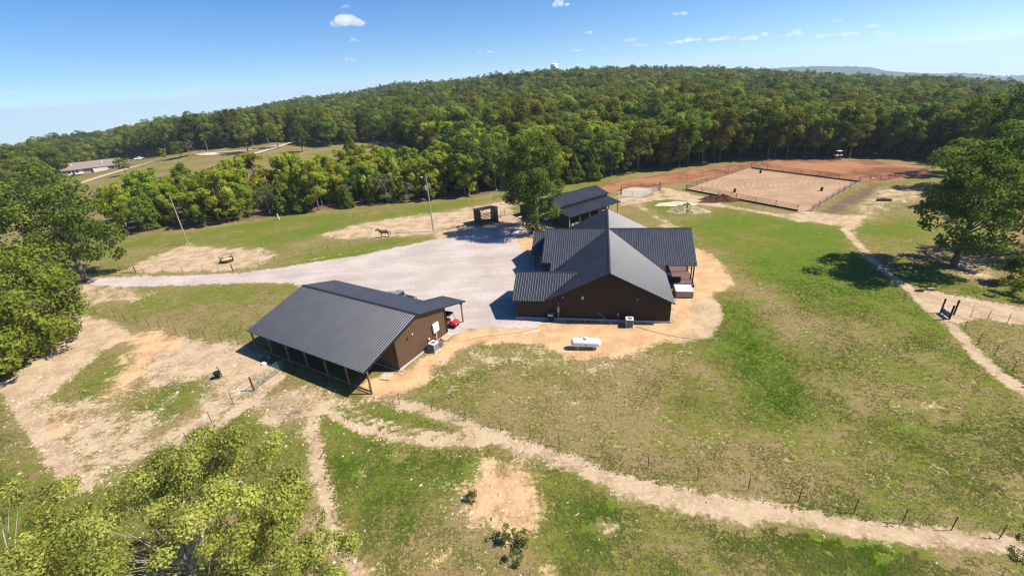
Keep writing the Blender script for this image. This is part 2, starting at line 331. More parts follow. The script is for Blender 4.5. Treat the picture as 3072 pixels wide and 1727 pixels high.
# greener turf
for pts, w in [([(1740, 560), (1830, 520), (2000, 552), (2110, 580), (2170, 650), (2260, 725), (2330, 800), (2200, 810), (2000, 780), (1900, 700), (1850, 640), (1750, 600)], .78),
               ([(1820, 745), (1890, 760), (1960, 850), (2020, 990), (2060, 1040), (1950, 1062), (1880, 1000), (1830, 900), (1802, 835)], 1.25),
               ([(1900, 590), (2060, 600), (2100, 650), (2060, 720), (1990, 690), (1900, 640)], .9), ([(2330, 800), (2400, 860), (2540, 960), (2400, 930), (2250, 850)], .6),
               ([(850, 1130), (1000, 1150), (1150, 1130), (1210, 1155), (1150, 1225), (1080, 1250), (1000, 1300), (900, 1305), (840, 1180)], 1.05),
               ([(1400, 1185), (1560, 1250), (1590, 1325), (1480, 1410), (1400, 1310), (1370, 1230)], 1.0), ([(1970, 1335), (2200, 1345), (2285, 1400), (2260, 1470), (1980, 1470)], 1.25),
               ([(1560, 1330), (1980, 1300), (2100, 1340), (1900, 1470), (1500, 1470)], .5), ([(830, 1040), (1100, 1110), (1060, 1330), (900, 1440), (840, 1200)], .5), ([(1900, 860), (2100, 820), (2400, 950), (2520, 1120), (2300, 1150), (2050, 1100)], .35),
               ([(1600, 1262), (1700, 1250), (1820, 1268), (1800, 1282), (1690, 1275)], .8), ([(860, 1040), (950, 1035), (1080, 1070), (1150, 1085), (1000, 1075)], .85),
               ([(2400, 1090), (2560, 1070), (2600, 1170), (2480, 1150)], .8), ([(2150, 1080), (2280, 1060), (2380, 1140), (2240, 1160)], .55),
               ([(95, 1060), (280, 915), (340, 900), (240, 1010), (130, 1060)], .7), ([(200, 1110), (480, 935), (535, 962), (400, 1055), (260, 1185), (130, 1155)], .75),
               ([(-300, 1000), (0, 985), (185, 1225), (220, 1400), (-300, 1500)], .6), ([(470, 1120), (640, 1020), (700, 1060), (640, 1180), (520, 1220), (430, 1180)], .7), ([(640, 1100), (770, 1120), (780, 1250), (680, 1280), (600, 1200)], .75),
               ([(280, 625), (400, 592), (700, 552), (1100, 510), (1290, 488), (1280, 502), (900, 560), (800, 590), (700, 622), (500, 612)], .58),
               ([(690, 665), (800, 640), (1000, 602), (1080, 600), (900, 650), (700, 678)], .66), ([(1640, 500), (1700, 500), (1720, 540), (1680, 540)], .9), ([(1430, 462), (1540, 448), (1560, 462), (1430, 478)], .6), ([(1660, 985), (1760, 960), (1800, 1010), (1720, 1040)], .55),
               ([(2300, 720), (2420, 745), (2560, 760), (2560, 745), (2400, 705), (2270, 660)], .95), ([(2120, 560), (2300, 560), (2330, 640), (2200, 620)], .45), ([(310, 770), (560, 720), (740, 715), (640, 850), (400, 800)], .42), ([(1180, 885), (1330, 870), (1400, 900), (1250, 960), (1100, 1000), (1060, 970)], .5)]:
    area('green', pts, w, 3.0)
area('dry', [(420, 770), (640, 740), (720, 760), (640, 830), (480, 820)], .7, 3); area('dry', [(1350, 920), (1600, 910), (1850, 900), (1860, 1000), (1600, 1080), (1350, 1050)], .55, 4)
area('dry', [(1780, 620), (1860, 650), (1900, 720), (1860, 730), (1820, 670)], .5, 3)
for ch_ in ('dirt', 'orange', 'bare'): area(ch_, [(-300, 960), (6, 962), (192, 1224), (250, 1400), (-300, 1500)], -1, .35)
path('dirt', [(12, 962), (112, 1098), (203, 1226)], 1.5, 1.35, .45)
for off in (40, 75, 110): path('dry', [(4 - off, 962), (100 - off, 1095), (190 - off, 1222), (240 - off, 1300)], .7, .9, .5)
# far fields and the road dirt by the neighbours
me = bpy.data.meshes.new('ground')
ZZ = Z(PX, PY)
me.vertices.add(NX * NY); me.vertices.foreach_set('co', np.stack([PX, PY, ZZ], 1).ravel())
ii = (np.arange(NY - 1)[:, None] * NX + np.arange(NX - 1)[None, :]).ravel()
quads = np.stack([ii, ii + 1, ii + NX + 1, ii + NX], 1)
me.loops.add(quads.size); me.loops.foreach_set('vertex_index', quads.ravel())
me.polygons.add(len(quads)); me.polygons.foreach_set('loop_start', np.arange(len(quads)) * 4)
me.polygons.foreach_set('use_smooth', np.ones(len(quads), bool)); me.update(); me.validate()
a1 = me.attributes.new('cover_a', 'FLOAT_COLOR', 'POINT'); a1.data.foreach_set('color', np.stack([MASK['green'], MASK['dirt'], MASK['orange'], np.ones_like(PX)], 1).astype(np.float32).ravel())
a2 = me.attributes.new('cover_b', 'FLOAT_COLOR', 'POINT'); a2.data.foreach_set('color', np.stack([MASK['red'], MASK['dry'], MASK['bare'], np.ones_like(PX)], 1).astype(np.float32).ravel())

def ground_material():
    m = bpy.data.materials.new('pasture'); m.use_nodes = True; n = m.node_tree; b = n.nodes['Principled BSDF']; L = n.links.new
    b.inputs['Roughness'].default_value = .95; b.inputs['Specular IOR Level'].default_value = .05
    tcn = n.nodes.new('ShaderNodeTexCoord')
    def noise(scale, det=6, rough=.6, stretch=None):
        z = n.nodes.new('ShaderNodeTexNoise'); z.inputs['Scale'].default_value = scale; z.inputs['Detail'].default_value = det; z.inputs['Roughness'].default_value = rough
        if stretch:
            mp = n.nodes.new('ShaderNodeMapping'); mp.inputs['Rotation'].default_value = (0, 0, stretch[1]); mp.inputs['Scale'].default_value = (1, stretch[0], 1); L(tcn.outputs['Object'], mp.inputs[0]); L(mp.outputs[0], z.inputs['Vector'])
        else: L(tcn.outputs['Object'], z.inputs['Vector'])
        return z.outputs[0]
    def math_(op, a, c):
        q = n.nodes.new('ShaderNodeMath'); q.operation = op
        for k, v in enumerate((a, c)):
            if isinstance(v, (int, float)): q.inputs[k].default_value = v
            else: L(v, q.inputs[k])
        return q.outputs[0]
    def smooth(v, lo, hi):
        q = n.nodes.new('ShaderNodeMapRange'); q.interpolation_type = 'SMOOTHSTEP'; q.inputs[1].default_value = lo; q.inputs[2].default_value = hi; L(v, q.inputs[0]); return q.outputs[0]
    def mix(f, a, c, mode='MIX'):
        q = n.nodes.new('ShaderNodeMix'); q.data_type = 'RGBA'; q.blend_type = mode
        if isinstance(f, (int, float)): q.inputs[0].default_value = f
        else: L(f, q.inputs[0])
        for k, v in ((6, a), (7, c)):
            if isinstance(v, tuple): q.inputs[k].default_value = (*v, 1)
            else: L(v, q.inputs[k])
        return q.outputs[2]
    A = n.nodes.new('ShaderNodeAttribute'); A.attribute_name = 'cover_a'; B = n.nodes.new('ShaderNodeAttribute'); B.attribute_name = 'cover_b'
    sa = n.nodes.new('ShaderNodeSeparateColor'); L(A.outputs['Color'], sa.inputs[0]); sb = n.nodes.new('ShaderNodeSeparateColor'); L(B.outputs['Color'], sb.inputs[0])
    big, mid, fin, gr = noise(.07, 4), noise(.42, 7, .62), noise(2.6, 6, .65), noise(11, 4, .7)
    strk = noise(.9, 6, .65, (3.2, .55))
    # turf: dry to green
    def cn(v, w): return math_('MULTIPLY', math_('SUBTRACT', v, .5), w)
    g = math_('ADD', math_('ADD', math_('MULTIPLY', sa.outputs[0], .80), .30), math_('ADD', cn(mid, 2.3), math_('ADD', cn(strk, 2.1), math_('ADD', cn(fin, 1.3), cn(big, 2.4)))))
    g = math_('SUBTRACT', g, math_('MULTIPLY', sb.outputs[1], .40))
    turf = mix(smooth(g, .10, .58), (.248, .182, .080), (.155, .155, .028))
    turf = mix(smooth(g, .55, 1.10), turf, (.102, .156, .012))
    turf = mix(smooth(math_('ADD', cn(fin, 1.0), math_('ADD', cn(mid, .8), math_('MULTIPLY', math_('SUBTRACT', .5, sa.outputs[0]), .10))), .12, .26), turf, (.33, .245, .13))
    turf = mix(smooth(math_('ADD', gr, cn(fin, .5)), .36, .56), mix(.62, turf, (.030, .036, .010)), turf)
    # dirt
    dcol = mix(smooth(mid, .40, .60), (.322, .222, .128), (.425, .315, .192)); dcol = mix(smooth(fin, .45, .75), dcol, (.50, .395, .285)); dcol = mix(smooth(gr, .30, .42), (.20, .138, .09), dcol)
    nz = math_('ADD', math_('MULTIPLY', math_('SUBTRACT', mid, .5), 1.25), math_('ADD', math_('MULTIPLY', math_('SUBTRACT', strk, .5), .55), math_('MULTIPLY', math_('SUBTRACT', fin, .5), .75)))
    c = mix(smooth(math_('ADD', sa.outputs[1], math_('MULTIPLY', nz, 1.35)), .30, .74), turf, dcol)
    ocol = mix(smooth(mid, .40, .60), (.435, .262, .135), (.50, .340, .178)); ocol = mix(smooth(gr, .32, .44), (.30, .175, .082), ocol); ocol = mix(smooth(fin, .56, .72), ocol, (.52, .40, .275))
    c = mix(smooth(math_('ADD', sa.outputs[2], nz), .34, .66), c, ocol)
    rcol = mix(smooth(math_('ADD', big, math_('MULTIPLY', mid, .3)), .52, .74), (.165, .072, .038), (.325, .155, .080)); rcol = mix(smooth(fin, .3, .6), mix(.3, rcol, (.16, .06, .03)), rcol)
    c = mix(smooth(math_('ADD', sb.outputs[0], math_('MULTIPLY', nz, .5)), .42, .58), c, rcol)
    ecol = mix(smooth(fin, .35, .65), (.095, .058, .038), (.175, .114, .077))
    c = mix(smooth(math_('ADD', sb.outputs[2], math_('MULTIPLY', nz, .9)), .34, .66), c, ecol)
    L(c, b.inputs['Base Color'])
    bp = n.nodes.new('ShaderNodeBump'); bp.inputs['Strength'].default_value = .55; bp.inputs['Distance'].default_value = .12
    L(math_('ADD', fin, math_('MULTIPLY', gr, .7)), bp.inputs['Height']); L(bp.outputs[0], b.inputs['Normal'])
    return m
M_ground = ground_material()
ground = obj('ground', me, M_ground); ground['kind'] = 'structure'

# ------------------------------------------------------------------ gravel, arena sand, far roads
def sheet(name, poly, z, m, jit=.25, step=.8, terrain=False):
    P = []
    n = len(poly)
    for i in range(n):
        a = Vector((*poly[i], 0)); b2 = Vector((*poly[(i + 1) % n], 0)); k = max(1, int((b2 - a).length / step)); nr = Vector((-(b2 - a).y, (b2 - a).x, 0)).normalized()
        for j in range(k):
            q = a.lerp(b2, j / k); q += nr * R.uniform(-jit, jit); P.append((q.x, q.y))
    bm = bmesh.new(); vs_ = [bm.verts.new((p[0], p[1], (float(Z(*p)) if terrain else 0) + z)) for p in P]
    bm.faces.new(vs_); bmesh.ops.triangulate(bm, faces=bm.faces[:], ngon_method='EAR_CLIP'); bmesh.ops.recalc_face_normals(bm, faces=bm.faces)
    if sum(f.normal.z for f in bm.faces) < 0: bmesh.ops.reverse_faces(bm, faces=bm.faces)
    me_ = bpy.data.meshes.new(name); bm.to_mesh(me_); bm.free()
    o = obj(name, me_, m); o['kind'] = 'structure'; return o
def loose(name, cols, scale=1.2, fine=14, wave=None):
    m = bpy.data.materials.new(name); m.use_nodes = True; n = m.node_tree; b = n.nodes['Principled BSDF']; L = n.links.new
    b.inputs['Roughness'].default_value = .95; b.inputs['Specular IOR Level'].default_value = .1
    t = n.nodes.new('ShaderNodeTexCoord')
    def ramp(src, c0, c1, p0, p1):
        r_ = n.nodes.new('ShaderNodeValToRGB'); r_.color_ramp.elements[0].color = (*c0, 1); r_.color_ramp.elements[1].color = (*c1, 1); r_.color_ramp.elements[0].position = p0; r_.color_ramp.elements[1].position = p1; L(src, r_.inputs[0]); return r_.outputs[0]
    z1 = n.nodes.new('ShaderNodeTexNoise'); z1.inputs['Scale'].default_value = scale * .15; z1.inputs['Detail'].default_value = 6; L(t.outputs['Object'], z1.inputs['Vector'])
    z2 = n.nodes.new('ShaderNodeTexNoise'); z2.inputs['Scale'].default_value = fine; z2.inputs['Detail'].default_value = 3; L(t.outputs['Object'], z2.inputs['Vector'])
    z3 = n.nodes.new('ShaderNodeTexNoise'); z3.inputs['Scale'].default_value = 2.2; z3.inputs['Detail'].default_value = 5; L(t.outputs['Object'], z3.inputs['Vector'])
    mx = n.nodes.new('ShaderNodeMix'); mx.data_type = 'RGBA'; mx.blend_type = 'MULTIPLY'; mx.inputs[0].default_value = 1
    L(ramp(z1.outputs[0], cols[0], cols[1], .38, .62), mx.inputs[6]); L(ramp(z2.outputs[0], (.72, .70, .70), (1, 1, 1), .34, .50), mx.inputs[7])
    m2 = n.nodes.new('ShaderNodeMix'); m2.data_type = 'RGBA'; m2.blend_type = 'MULTIPLY'; m2.inputs[0].default_value = 1
    L(mx.outputs[2], m2.inputs[6]); L(ramp(z3.outputs[0], (.80, .79, .79), (1, 1, 1), .30, .46), m2.inputs[7]); out = m2.outputs[2]
    mpt = n.nodes.new('ShaderNodeMapping'); mpt.inputs['Scale'].default_value = (.05, .75, 1); mpt.inputs['Rotation'].default_value = (0, 0, .12); L(t.outputs['Object'], mpt.inputs[0])
    zt_ = n.nodes.new('ShaderNodeTexNoise'); zt_.inputs['Scale'].default_value = 1.0; zt_.inputs['Detail'].default_value = 3; zt_.inputs['Distortion'].default_value = .6; L(mpt.outputs[0], zt_.inputs['Vector'])
    mt_ = n.nodes.new('ShaderNodeMix'); mt_.data_type = 'RGBA'; mt_.blend_type = 'MULTIPLY'; mt_.inputs[0].default_value = 1; L(out, mt_.inputs[6]); L(ramp(zt_.outputs[0], (.91, .905, .90), (1, 1, 1), .38, .52), mt_.inputs[7]); out = mt_.outputs[2]
    bp = n.nodes.new('ShaderNodeBump'); bp.inputs['Strength'].default_value = .5; bp.inputs['Distance'].default_value = .05
    if wave:
        mp = n.nodes.new('ShaderNodeMapping'); mp.inputs['Location'].default_value = wave[0]; mp.inputs['Scale'].default_value = wave[1]; mp.inputs['Rotation'].default_value = (0, 0, wave[2])
        vt = n.nodes.new('ShaderNodeTexWave'); vt.wave_type = 'RINGS'; vt.rings_direction = 'Z'; vt.inputs['Scale'].default_value = wave[3]; vt.inputs['Distortion'].default_value = 3.5; vt.inputs['Detail'].default_value = 3; vt.inputs['Detail Scale'].default_value = .6
        L(t.outputs['Object'], mp.inputs[0]); L(mp.outputs[0], vt.inputs['Vector'])
        m3 = n.nodes.new('ShaderNodeMix'); m3.data_type = 'RGBA'; m3.blend_type = 'MULTIPLY'; m3.inputs[0].default_value = .30
        L(out, m3.inputs[6]); L(ramp(vt.outputs[0], (.62, .57, .53), (1, 1, 1), .10, .55), m3.inputs[7]); out = m3.outputs[2]
        L(vt.outputs[0], bp.inputs['Height'])
    else: L(z2.outputs[0], bp.inputs['Height'])
    L(out, b.inputs['Base Color']); L(bp.outputs[0], b.inputs['Normal']); return m
M_gravel = loose('pale_gravel', ((.385, .325, .280), (.465, .400, .348)), 1.0, 9)
M_farroad = loose('pale_road', ((.40, .345, .285), (.46, .395, .325)), 1.0, 6)
gravel = sheet('gravel_drive', pg(GRAVEL), .02, M_gravel, .45, .6)
AR = [S3(2254, 505), S3(2058, 570), S3(2392, 634), S3(2435, 634), S3(2579, 547)]
ctr = (sum(p[0] for p in AR) / 5, sum(p[1] for p in AR) / 5)
M_asand = loose('raked_sand', ((.345, .218, .128), (.405, .268, .162)), 1.0, 6, ((-ctr[0], -ctr[1], 0), (.75, 1, 1), 0.0, .30))
sheet('arena_sand', AR, .03, M_asand, .05, 2.0)
def road(name, pts, w, m, z=.25):
    C = [GT(*p) for p in pts]; A_, B_ = [], []
    for i, c in enumerate(C):
        a = Vector(C[max(i - 1, 0)][:2]); b2 = Vector(C[min(i + 1, len(C) - 1)][:2]); d = (b2 - a).normalized(); nrm = Vector((-d.y, d.x))
        A_.append((c[0] + nrm.x * w / 2, c[1] + nrm.y * w / 2, c[2] + z)); B_.append((c[0] - nrm.x * w / 2, c[1] - nrm.y * w / 2, c[2] + z))
    mb = MB(); n = len(C); mb.add(A_ + B_, [(i, i + 1, n + i + 1, n + i) for i in range(n - 1)])
    o = mb.build(name, m); o['kind'] = 'structure'; return o
road('road', [(-60, 562), (0, 537), (34, 523), (80, 505), (150, 478), (222, 455), (270, 440), (318, 426), (376, 410), (440, 397), (492, 388), (560, 384), (640, 378), (700, 366)], 4.0, M_farroad)
road('road', [(618, 393), (650, 385), (690, 373), (732, 360), (760, 352)], 5.0, M_farroad, .3)

# ------------------------------------------------------------------ ribbed sheet panels
def clip(poly, s0, s1):
    def half(P, k, sign):
        out = []
        for i in range(len(P)):
            a, b2 = P[i], P[(i + 1) % len(P)]; da, db = sign * (a[0] - k), sign * (b2[0] - k)
            if da >= 0: out.append(a)
            if (da > 0 and db < 0) or (da < 0 and db > 0):
                t = da / (da - db); out.append((a[0] + (b2[0] - a[0]) * t, a[1] + (b2[1] - a[1]) * t))
        return out
    P = half(poly, s0, 1)
    return half(P, s1, -1) if len(P) > 2 else []
def ribbed(name, poly, O, S, T, m, parent, pitch=.34, h=.046, per=3, top=.045, base=.155, off=0.0):
    O, S, T = Vector(O), Vector(S).normalized(), Vector(T).normalized(); N = S.cross(T)
    s_lo = min(p[0] for p in poly); s_hi = max(p[0] for p in poly)
    k = 0; s = s_lo
    while s < s_hi - 1e-4:
        mb = MB()
        for j in range(per):
            q = s + j * pitch; c = q + pitch / 2
            segs = [(q, c - base / 2, 0, 0), (c - base / 2, c - top / 2, 0, h), (c - top / 2, c + top / 2, h, h), (c + top / 2, c + base / 2, h, 0), (c + base / 2, q + pitch, 0, 0)]
            for a, b2, h0, h1 in segs:
                P = clip(poly, max(a, s_lo), min(b2, s_hi)) if a < s_hi else []
                if len(P) < 3: continue
                vs_ = [O + S * p[0] + T * p[1] + N * (off + h0 + (h1 - h0) * (p[0] - a) / (b2 - a)) for p in P]
                mb.add(vs_, [tuple(range(len(P)))])
        if mb.f:
            me_ = bpy.data.meshes.new(name); me_.from_pydata(mb.v, [], mb.f); obj(name, me_, m, parent)
        s += pitch * per; k += 1
def slope(parent_roof, mb, A, E1, up, poly, thick=.13):
    """one roof plane. A origin, E1 along the eave, up up the slope; poly in those coordinates; mb collects the deck under the panels"""
    S, T = Vector(E1).normalized(), Vector(up).normalized(); N = S.cross(T)
    if N.z < 0:                                     # keep the outer side up
        w = max(p[0] for p in poly); A = Vector(A) + S * w; S = -S; poly = [(w - p[0], p[1]) for p in poly][::-1]; N = -N
    mb.prism([Vector(A) + S * p[0] + T * p[1] - N * .012 for p in poly], -N * thick)
    ribbed('roof_panel', poly, A, S, T, M_roof, parent_roof, .34, RIB, 3, .045, .045 + RIB * 2.4)

RIB = .046
# ------------------------------------------------------------------ the house
ang = math.radians(-12.0)
house = thing('ranch_house', 'long brown ranch house with shade darkened metal siding and crossed charcoal gable roofs on orange sand', 'house', (0.37, 54.39, 0), ang)
rb = MB()
roof = obj('roof', bpy.data.meshes.new('roof'), M_trim, house)
K = .5; RZ = 7.09; RU = 12.3; sl = math.sqrt(1 + K * K)
def gable_v(u_lo, u_hi, ru, rz, v0, v1):            # ridge along v
    slope(roof, rb, (u_lo, v0, rz - K * (ru - u_lo)), (0, 1, 0), (1, 0, K), [(0, 0), (v1 - v0, 0), (v1 - v0, (ru - u_lo) * sl), (0, (ru - u_lo) * sl)])
    slope(roof, rb, (u_hi, v0, rz - K * (u_hi - ru)), (0, 1, 0), (-1, 0, K), [(0, 0), (v1 - v0, 0), (v1 - v0, (u_hi - ru) * sl), (0, (u_hi - ru) * sl)])
def plane_u(v_e, v_r, rz, poly_uv):                 # plane rising from eave v_e to ridge v_r; polygon given as (u, v)
    sg = 1 if v_r > v_e else -1; ze = rz - K * abs(v_r - v_e)
    slope(roof, rb, (0, v_e, ze), (1, 0, 0), (0, sg, K), [(u, (v - v_e) * sg * sl) for u, v in poly_uv])
gable_v(3.75, 20.5, RU, RZ, -.35, 29.3)
# cross gable
CV, CL, CR_ = 17.7, 2.2, 25.0
pn = [(CL, CV), (CL, 11.0), (3.75, 11.0), (3.75, 9.4), (20.5, 9.4), (20.5, 10.8), (CR_, 10.8), (CR_, CV)]
sh = min(p[0] for p in pn)
slope(roof, rb, (sh, 9.4, RZ - K * (CV - 9.4)), (1, 0, 0), (0, 1, K), [(u - sh, (v - 9.4) * sl) for u, v in pn])
pf = [(0, 0), (CR_ - CL, 0), (CR_ - CL, 6.7 * sl), (0, 6.7 * sl)]
slope(roof, rb, (CL, CV + 6.7, RZ - K * 6.7), (1, 0, 0), (0, -1, K), pf)
# garage wing at the front left and entry porch further back
slope(roof, rb, (-.5, -.3, 2.86), (1, 0, 0), (0, 1, K), [(0, 0), (4.25, 0), (8.75, 4.6 * sl), (0, 4.6 * sl)])
slope(roof, rb, (-.5, 8.9, 2.86), (1, 0, 0), (0, -1, K), [(0, 0), (4.25, 0), (8.75, 4.6 * sl), (0, 4.6 * sl)])
slope(roof, rb, (-.35, 17.1, 2.78), (1, 0, 0), (0, 1, K), [(0, 0), (4.3, 0), (8.8, 4.9 * sl), (0, 4.9 * sl)])
slope(roof, rb, (-.35, 26.9, 2.78), (1, 0, 0), (0, -1, K), [(0, 0), (4.3, 0), (8.8, 4.9 * sl), (0, 4.9 * sl)])
def ridge(mb, a, b2, dirn, k=K, w=.16):
    a, b2 = Vector(a), Vector(b2); d = Vector(dirn)
    for s in (-1, 1):
        o_ = d * (w * s) - Vector((0, 0, k * w)); mb.prism([a + Vector((0, 0, .05)), b2 + Vector((0, 0, .05)), b2 + o_ + Vector((0, 0, .055)), a + o_ + Vector((0, 0, .055))], (0, 0, .015))
ridge(rb, (RU, -.36, RZ), (RU, 29.3, RZ), (1, 0, 0)); ridge(rb, (CL, CV, RZ), (CR_, CV, RZ), (0, 1, 0)); ridge(rb, (-.5, 4.3, 5.16), (7.7, 4.3, 5.16), (0, 1, 0)); ridge(rb, (-.35, 22, 5.23), (7.7, 22, 5.23), (0, 1, 0))
roof.data = rb.mesh('roof'); roof.data.materials.append(M_trim)
# walls
wall = MB()
def wallpoly(pts): return pts
f = MB(); f.prism([(4.1, .10, .25), (20.1, .10, .25), (20.1, .10, 3.0), (12.3, .10, 6.85), (4.1, .10, 2.75)], (0, .2, 0))
f.prism([(0, .10, .25), (4.095, .10, .25), (4.095, .10, 2.80), (0, .10, 2.80)], (0, .2, 0))
w_front = f.build('front_wall', M_shade_brown, house)
ribbed('wall_panel', [(0, .25), (16, .25), (16, 3.0), (8.2, 6.85), (0, 2.75)], (4.1, .09, 0), (1, 0, 0), (0, 0, 1), M_shade_brown, w_front, .305, .022, 3, .03, .07)
ribbed('wall_panel', [(0, .25), (4.08, .25), (4.08, 2.80), (0, 2.80)], (0, .085, 0), (1, 0, 0), (0, 0, 1), M_shade_brown, w_front, .305, .022, 3, .03, .07)
s_ = MB(); s_.box((20.0, 14.6, 1.65), (.2, 28.5, 2.75)); w_right = s_.build('side_wall', M_shade_brown, house)
ribbed('wall_panel', [(0, .25), (28.4, .25), (28.4, 3.0), (0, 3.0)], (20.11, .3, 0), (0, 1, 0), (0, 0, 1), M_shade_brown, w_right, .305, .022, 6, .03, .07)
s_ = MB(); s_.box((4.2, 18.9, 1.6), (.2, 20.4, 2.7)); s_.box((.1, 4.45, 1.5), (.2, 8.3, 2.5)); s_.prism([(.005, .3, 2.76), (.005, 8.6, 2.76), (.005, 4.3, 4.95)], (.2, 0, 0)); s_.build('side_wall', M_shade_brown, house)
s_ = MB(); s_.prism([(4.1, 29.0, .25), (20.1, 29.0, .25), (20.1, 29.0, 3.0), (12.3, 29.0, 6.85), (4.1, 29.0, 2.75)], (0, -.2, 0)); s_.box((2.0, 8.5, 1.55), (3.8, .2, 2.6)); s_.build('back_wall', M_shade_brown, house)
s_ = MB(); s_.prism([(24.55, 11.3, 3.75), (24.55, 24.1, 3.75), (24.55, 17.7, 6.9)], (.1, 0, 0)); s_.prism([(2.65, 11.3, 3.75), (2.65, 24.1, 3.75), (2.65, 17.7, 6.9)], (-.1, 0, 0)); s_.prism([(0.1, 17.6, 2.9), (0.1, 26.4, 2.9), (0.1, 22, 5.05)], (-.1, 0, 0)); s_.build('gable_end', M_shade_brown, house)
s_ = MB(); s_.box((12.1, 14.55, .125), (16.2, 29.1, .25)); s_.box((2.0, 4.3, .123), (4.2, 8.8, .246)); s_.build('foundation', M_conc, house)
s_ = MB(); s_.box((22.55, 17.6, .2), (4.85, 13.2, .4)); deck = s_.build('deck', M_deck, house)
for i in range(33):
    MB().box((22.55, 11.2 + i * .4, .425), (4.85, .37, .05)).build('deck_board', M_deck, deck)
for (u, v, z1, z0) in [(24.7, 11.4, 3.75, .46), (24.7, 13.0, 3.75, .46), (24.7, 16.2, 3.75, .46), (24.7, 20.0, 3.75, .46), (24.7, 23.8, 3.75, .46), (2.5, 11.5, 3.8, 0), (2.5, 14.5, 3.8, 0), (.3, 17.6, 2.8, 0), (.3, 20.0, 3.4, 0), (.3, 24.0, 3.4, 0), (.3, 26.4, 2.8, 0)]:
    MB().box((u, v, (z0 + z1) / 2), (.17, .17, z1 - z0)).build('porch_post', M_dwood, house)
MB().box((24.7, 17.6, 3.72), (.2, 13.2, .25)).build('porch_beam', M_dwood, house); MB().box((22.6, 11.15, 3.62), (4.4, .15, .25)).build('porch_beam', M_dwood, house)
MB().box((.25, 22, 2.75), (.2, 9.2, .24)).build('porch_beam', M_dwood, house); MB().box((3.1, 11.2, 3.66), (1.3, .15, .2)).build('porch_beam', M_dwood, house)
# fittings on the shaded gable
lm = MB(); lm.box((8.95, .0, 3.45), (.26, .12, .26)); lm.tube([(8.95, -.06, 3.4), (8.95, -.22, 3.28)], [.09, .13], 8); lm.build('wall_light', M_white, house)
for u, z in ((6.35, 3.35), (15.9, 3.3)): MB().lathe([(.0, 0), (.07, 0), (.07, .06), (.0, .09)], 8, (u, .06, z), Matrix.Rotation(math.pi / 2, 4, 'X')).build('wall_vent', M_white, house)
mt = MB(); mt.box((5.75, -.03, 1.55), (.28, .16, .75)); mt.tube([(5.75, -.03, 1.2), (5.75, -.03, .05)], .045, 8); mt.tube([(5.75, -.03, 1.9), (5.75, -.03, 2.7)], .03, 8); mt.build('electric_meter', M_grey, house)
mt = MB(); mt.box((13.55, -.02, 1.05), (.22, .1, .28)); mt.tube([(13.6, -.03, .95), (13.6, -.03, .4), (13.95, -.25, .3)], .02, 6); mt.build('cutoff_box', M_grey, house)

def local(parent, u, v):
    a = parent.rotation_euler[2]; return (parent.location[0] + u * math.cos(a) - v * math.sin(a), parent.location[1] + u * math.sin(a) + v * math.cos(a))
def condenser(label, loc, rz, s=1.0):
    t = thing('air_conditioner', label, 'air conditioner', loc, rz)
    MB().box((0, 0, .06), (1.15 * s, 1.15 * s, .12)).build('concrete_pad', M_conc, t)
    MB().box((0, 0, .60), (.80, .80, .92)).build('core', M_dgrey, t)
    cs = MB()
    for sx in (-1, 1):
        for sy in (-1, 1): cs.box((sx * .43, sy * .43, .62), (.1, .1, .98))
    for k in range(9):
        z = .22 + k * .095
        for sx in (-1, 1): cs.box((sx * .435, 0, z), (.03, .78, .03)); cs.box((0, sx * .435, z), (.78, .03, .03))
    cs.build('louvre_cage', M_grey, t)
    tp = MB(); n = 20; vs_ = []; fs = []
    for z in (1.09, 1.19):
        for k in range(n):
            q = 2 * math.pi * k / n; c, s2 = math.cos(q), math.sin(q); e = .48 / max(abs(c), abs(s2)); e = min(e, .60)
            vs_ += [(c * .33, s2 * .33, z), (c * e, s2 * e, z)]
    for k in range(n):
        a, b2 = 2 * k, 2 * ((k + 1) % n); o2 = 2 * n
        fs += [(o2 + a, o2 + a + 1, o2 + b2 + 1, o2 + b2), (a, b2, b2 + 1, a + 1), (a + 1, b2 + 1, o2 + b2 + 1, o2 + a + 1), (a, o2 + a, o2 + b2, b2)]
    tp.add(vs_, fs); tp.build('top_rim', M_offw, t)
    gr = MB()
    for r_ in (.1, .2, .3): gr.tube([(r_ * math.cos(q), r_ * math.sin(q), 1.15) for q in np.linspace(0, 2 * math.pi, 17)], .012, 5)
    for q in np.linspace(0, math.pi, 5)[:-1]: gr.tube([(-.33 * math.cos(q), -.33 * math.sin(q), 1.16), (.33 * math.cos(q), .33 * math.sin(q), 1.16)], .012, 5)
    gr.build('fan_grille', M_grey, t)
    fb = MB(); fb.lathe([(.09, 1.0), (.09, 1.08), (.0, 1.1)], 10)
    for q in range(4): fb.box((.17 * math.cos(q * 1.57), .17 * math.sin(q * 1.57), 1.03), (.26, .1, .01), q * 1.57)
    fb.build('fan', M_dgrey, t); return t
condenser('square grey air conditioner on a concrete pad against the dark house gable', local(house, 14.95, -1.15), ang)

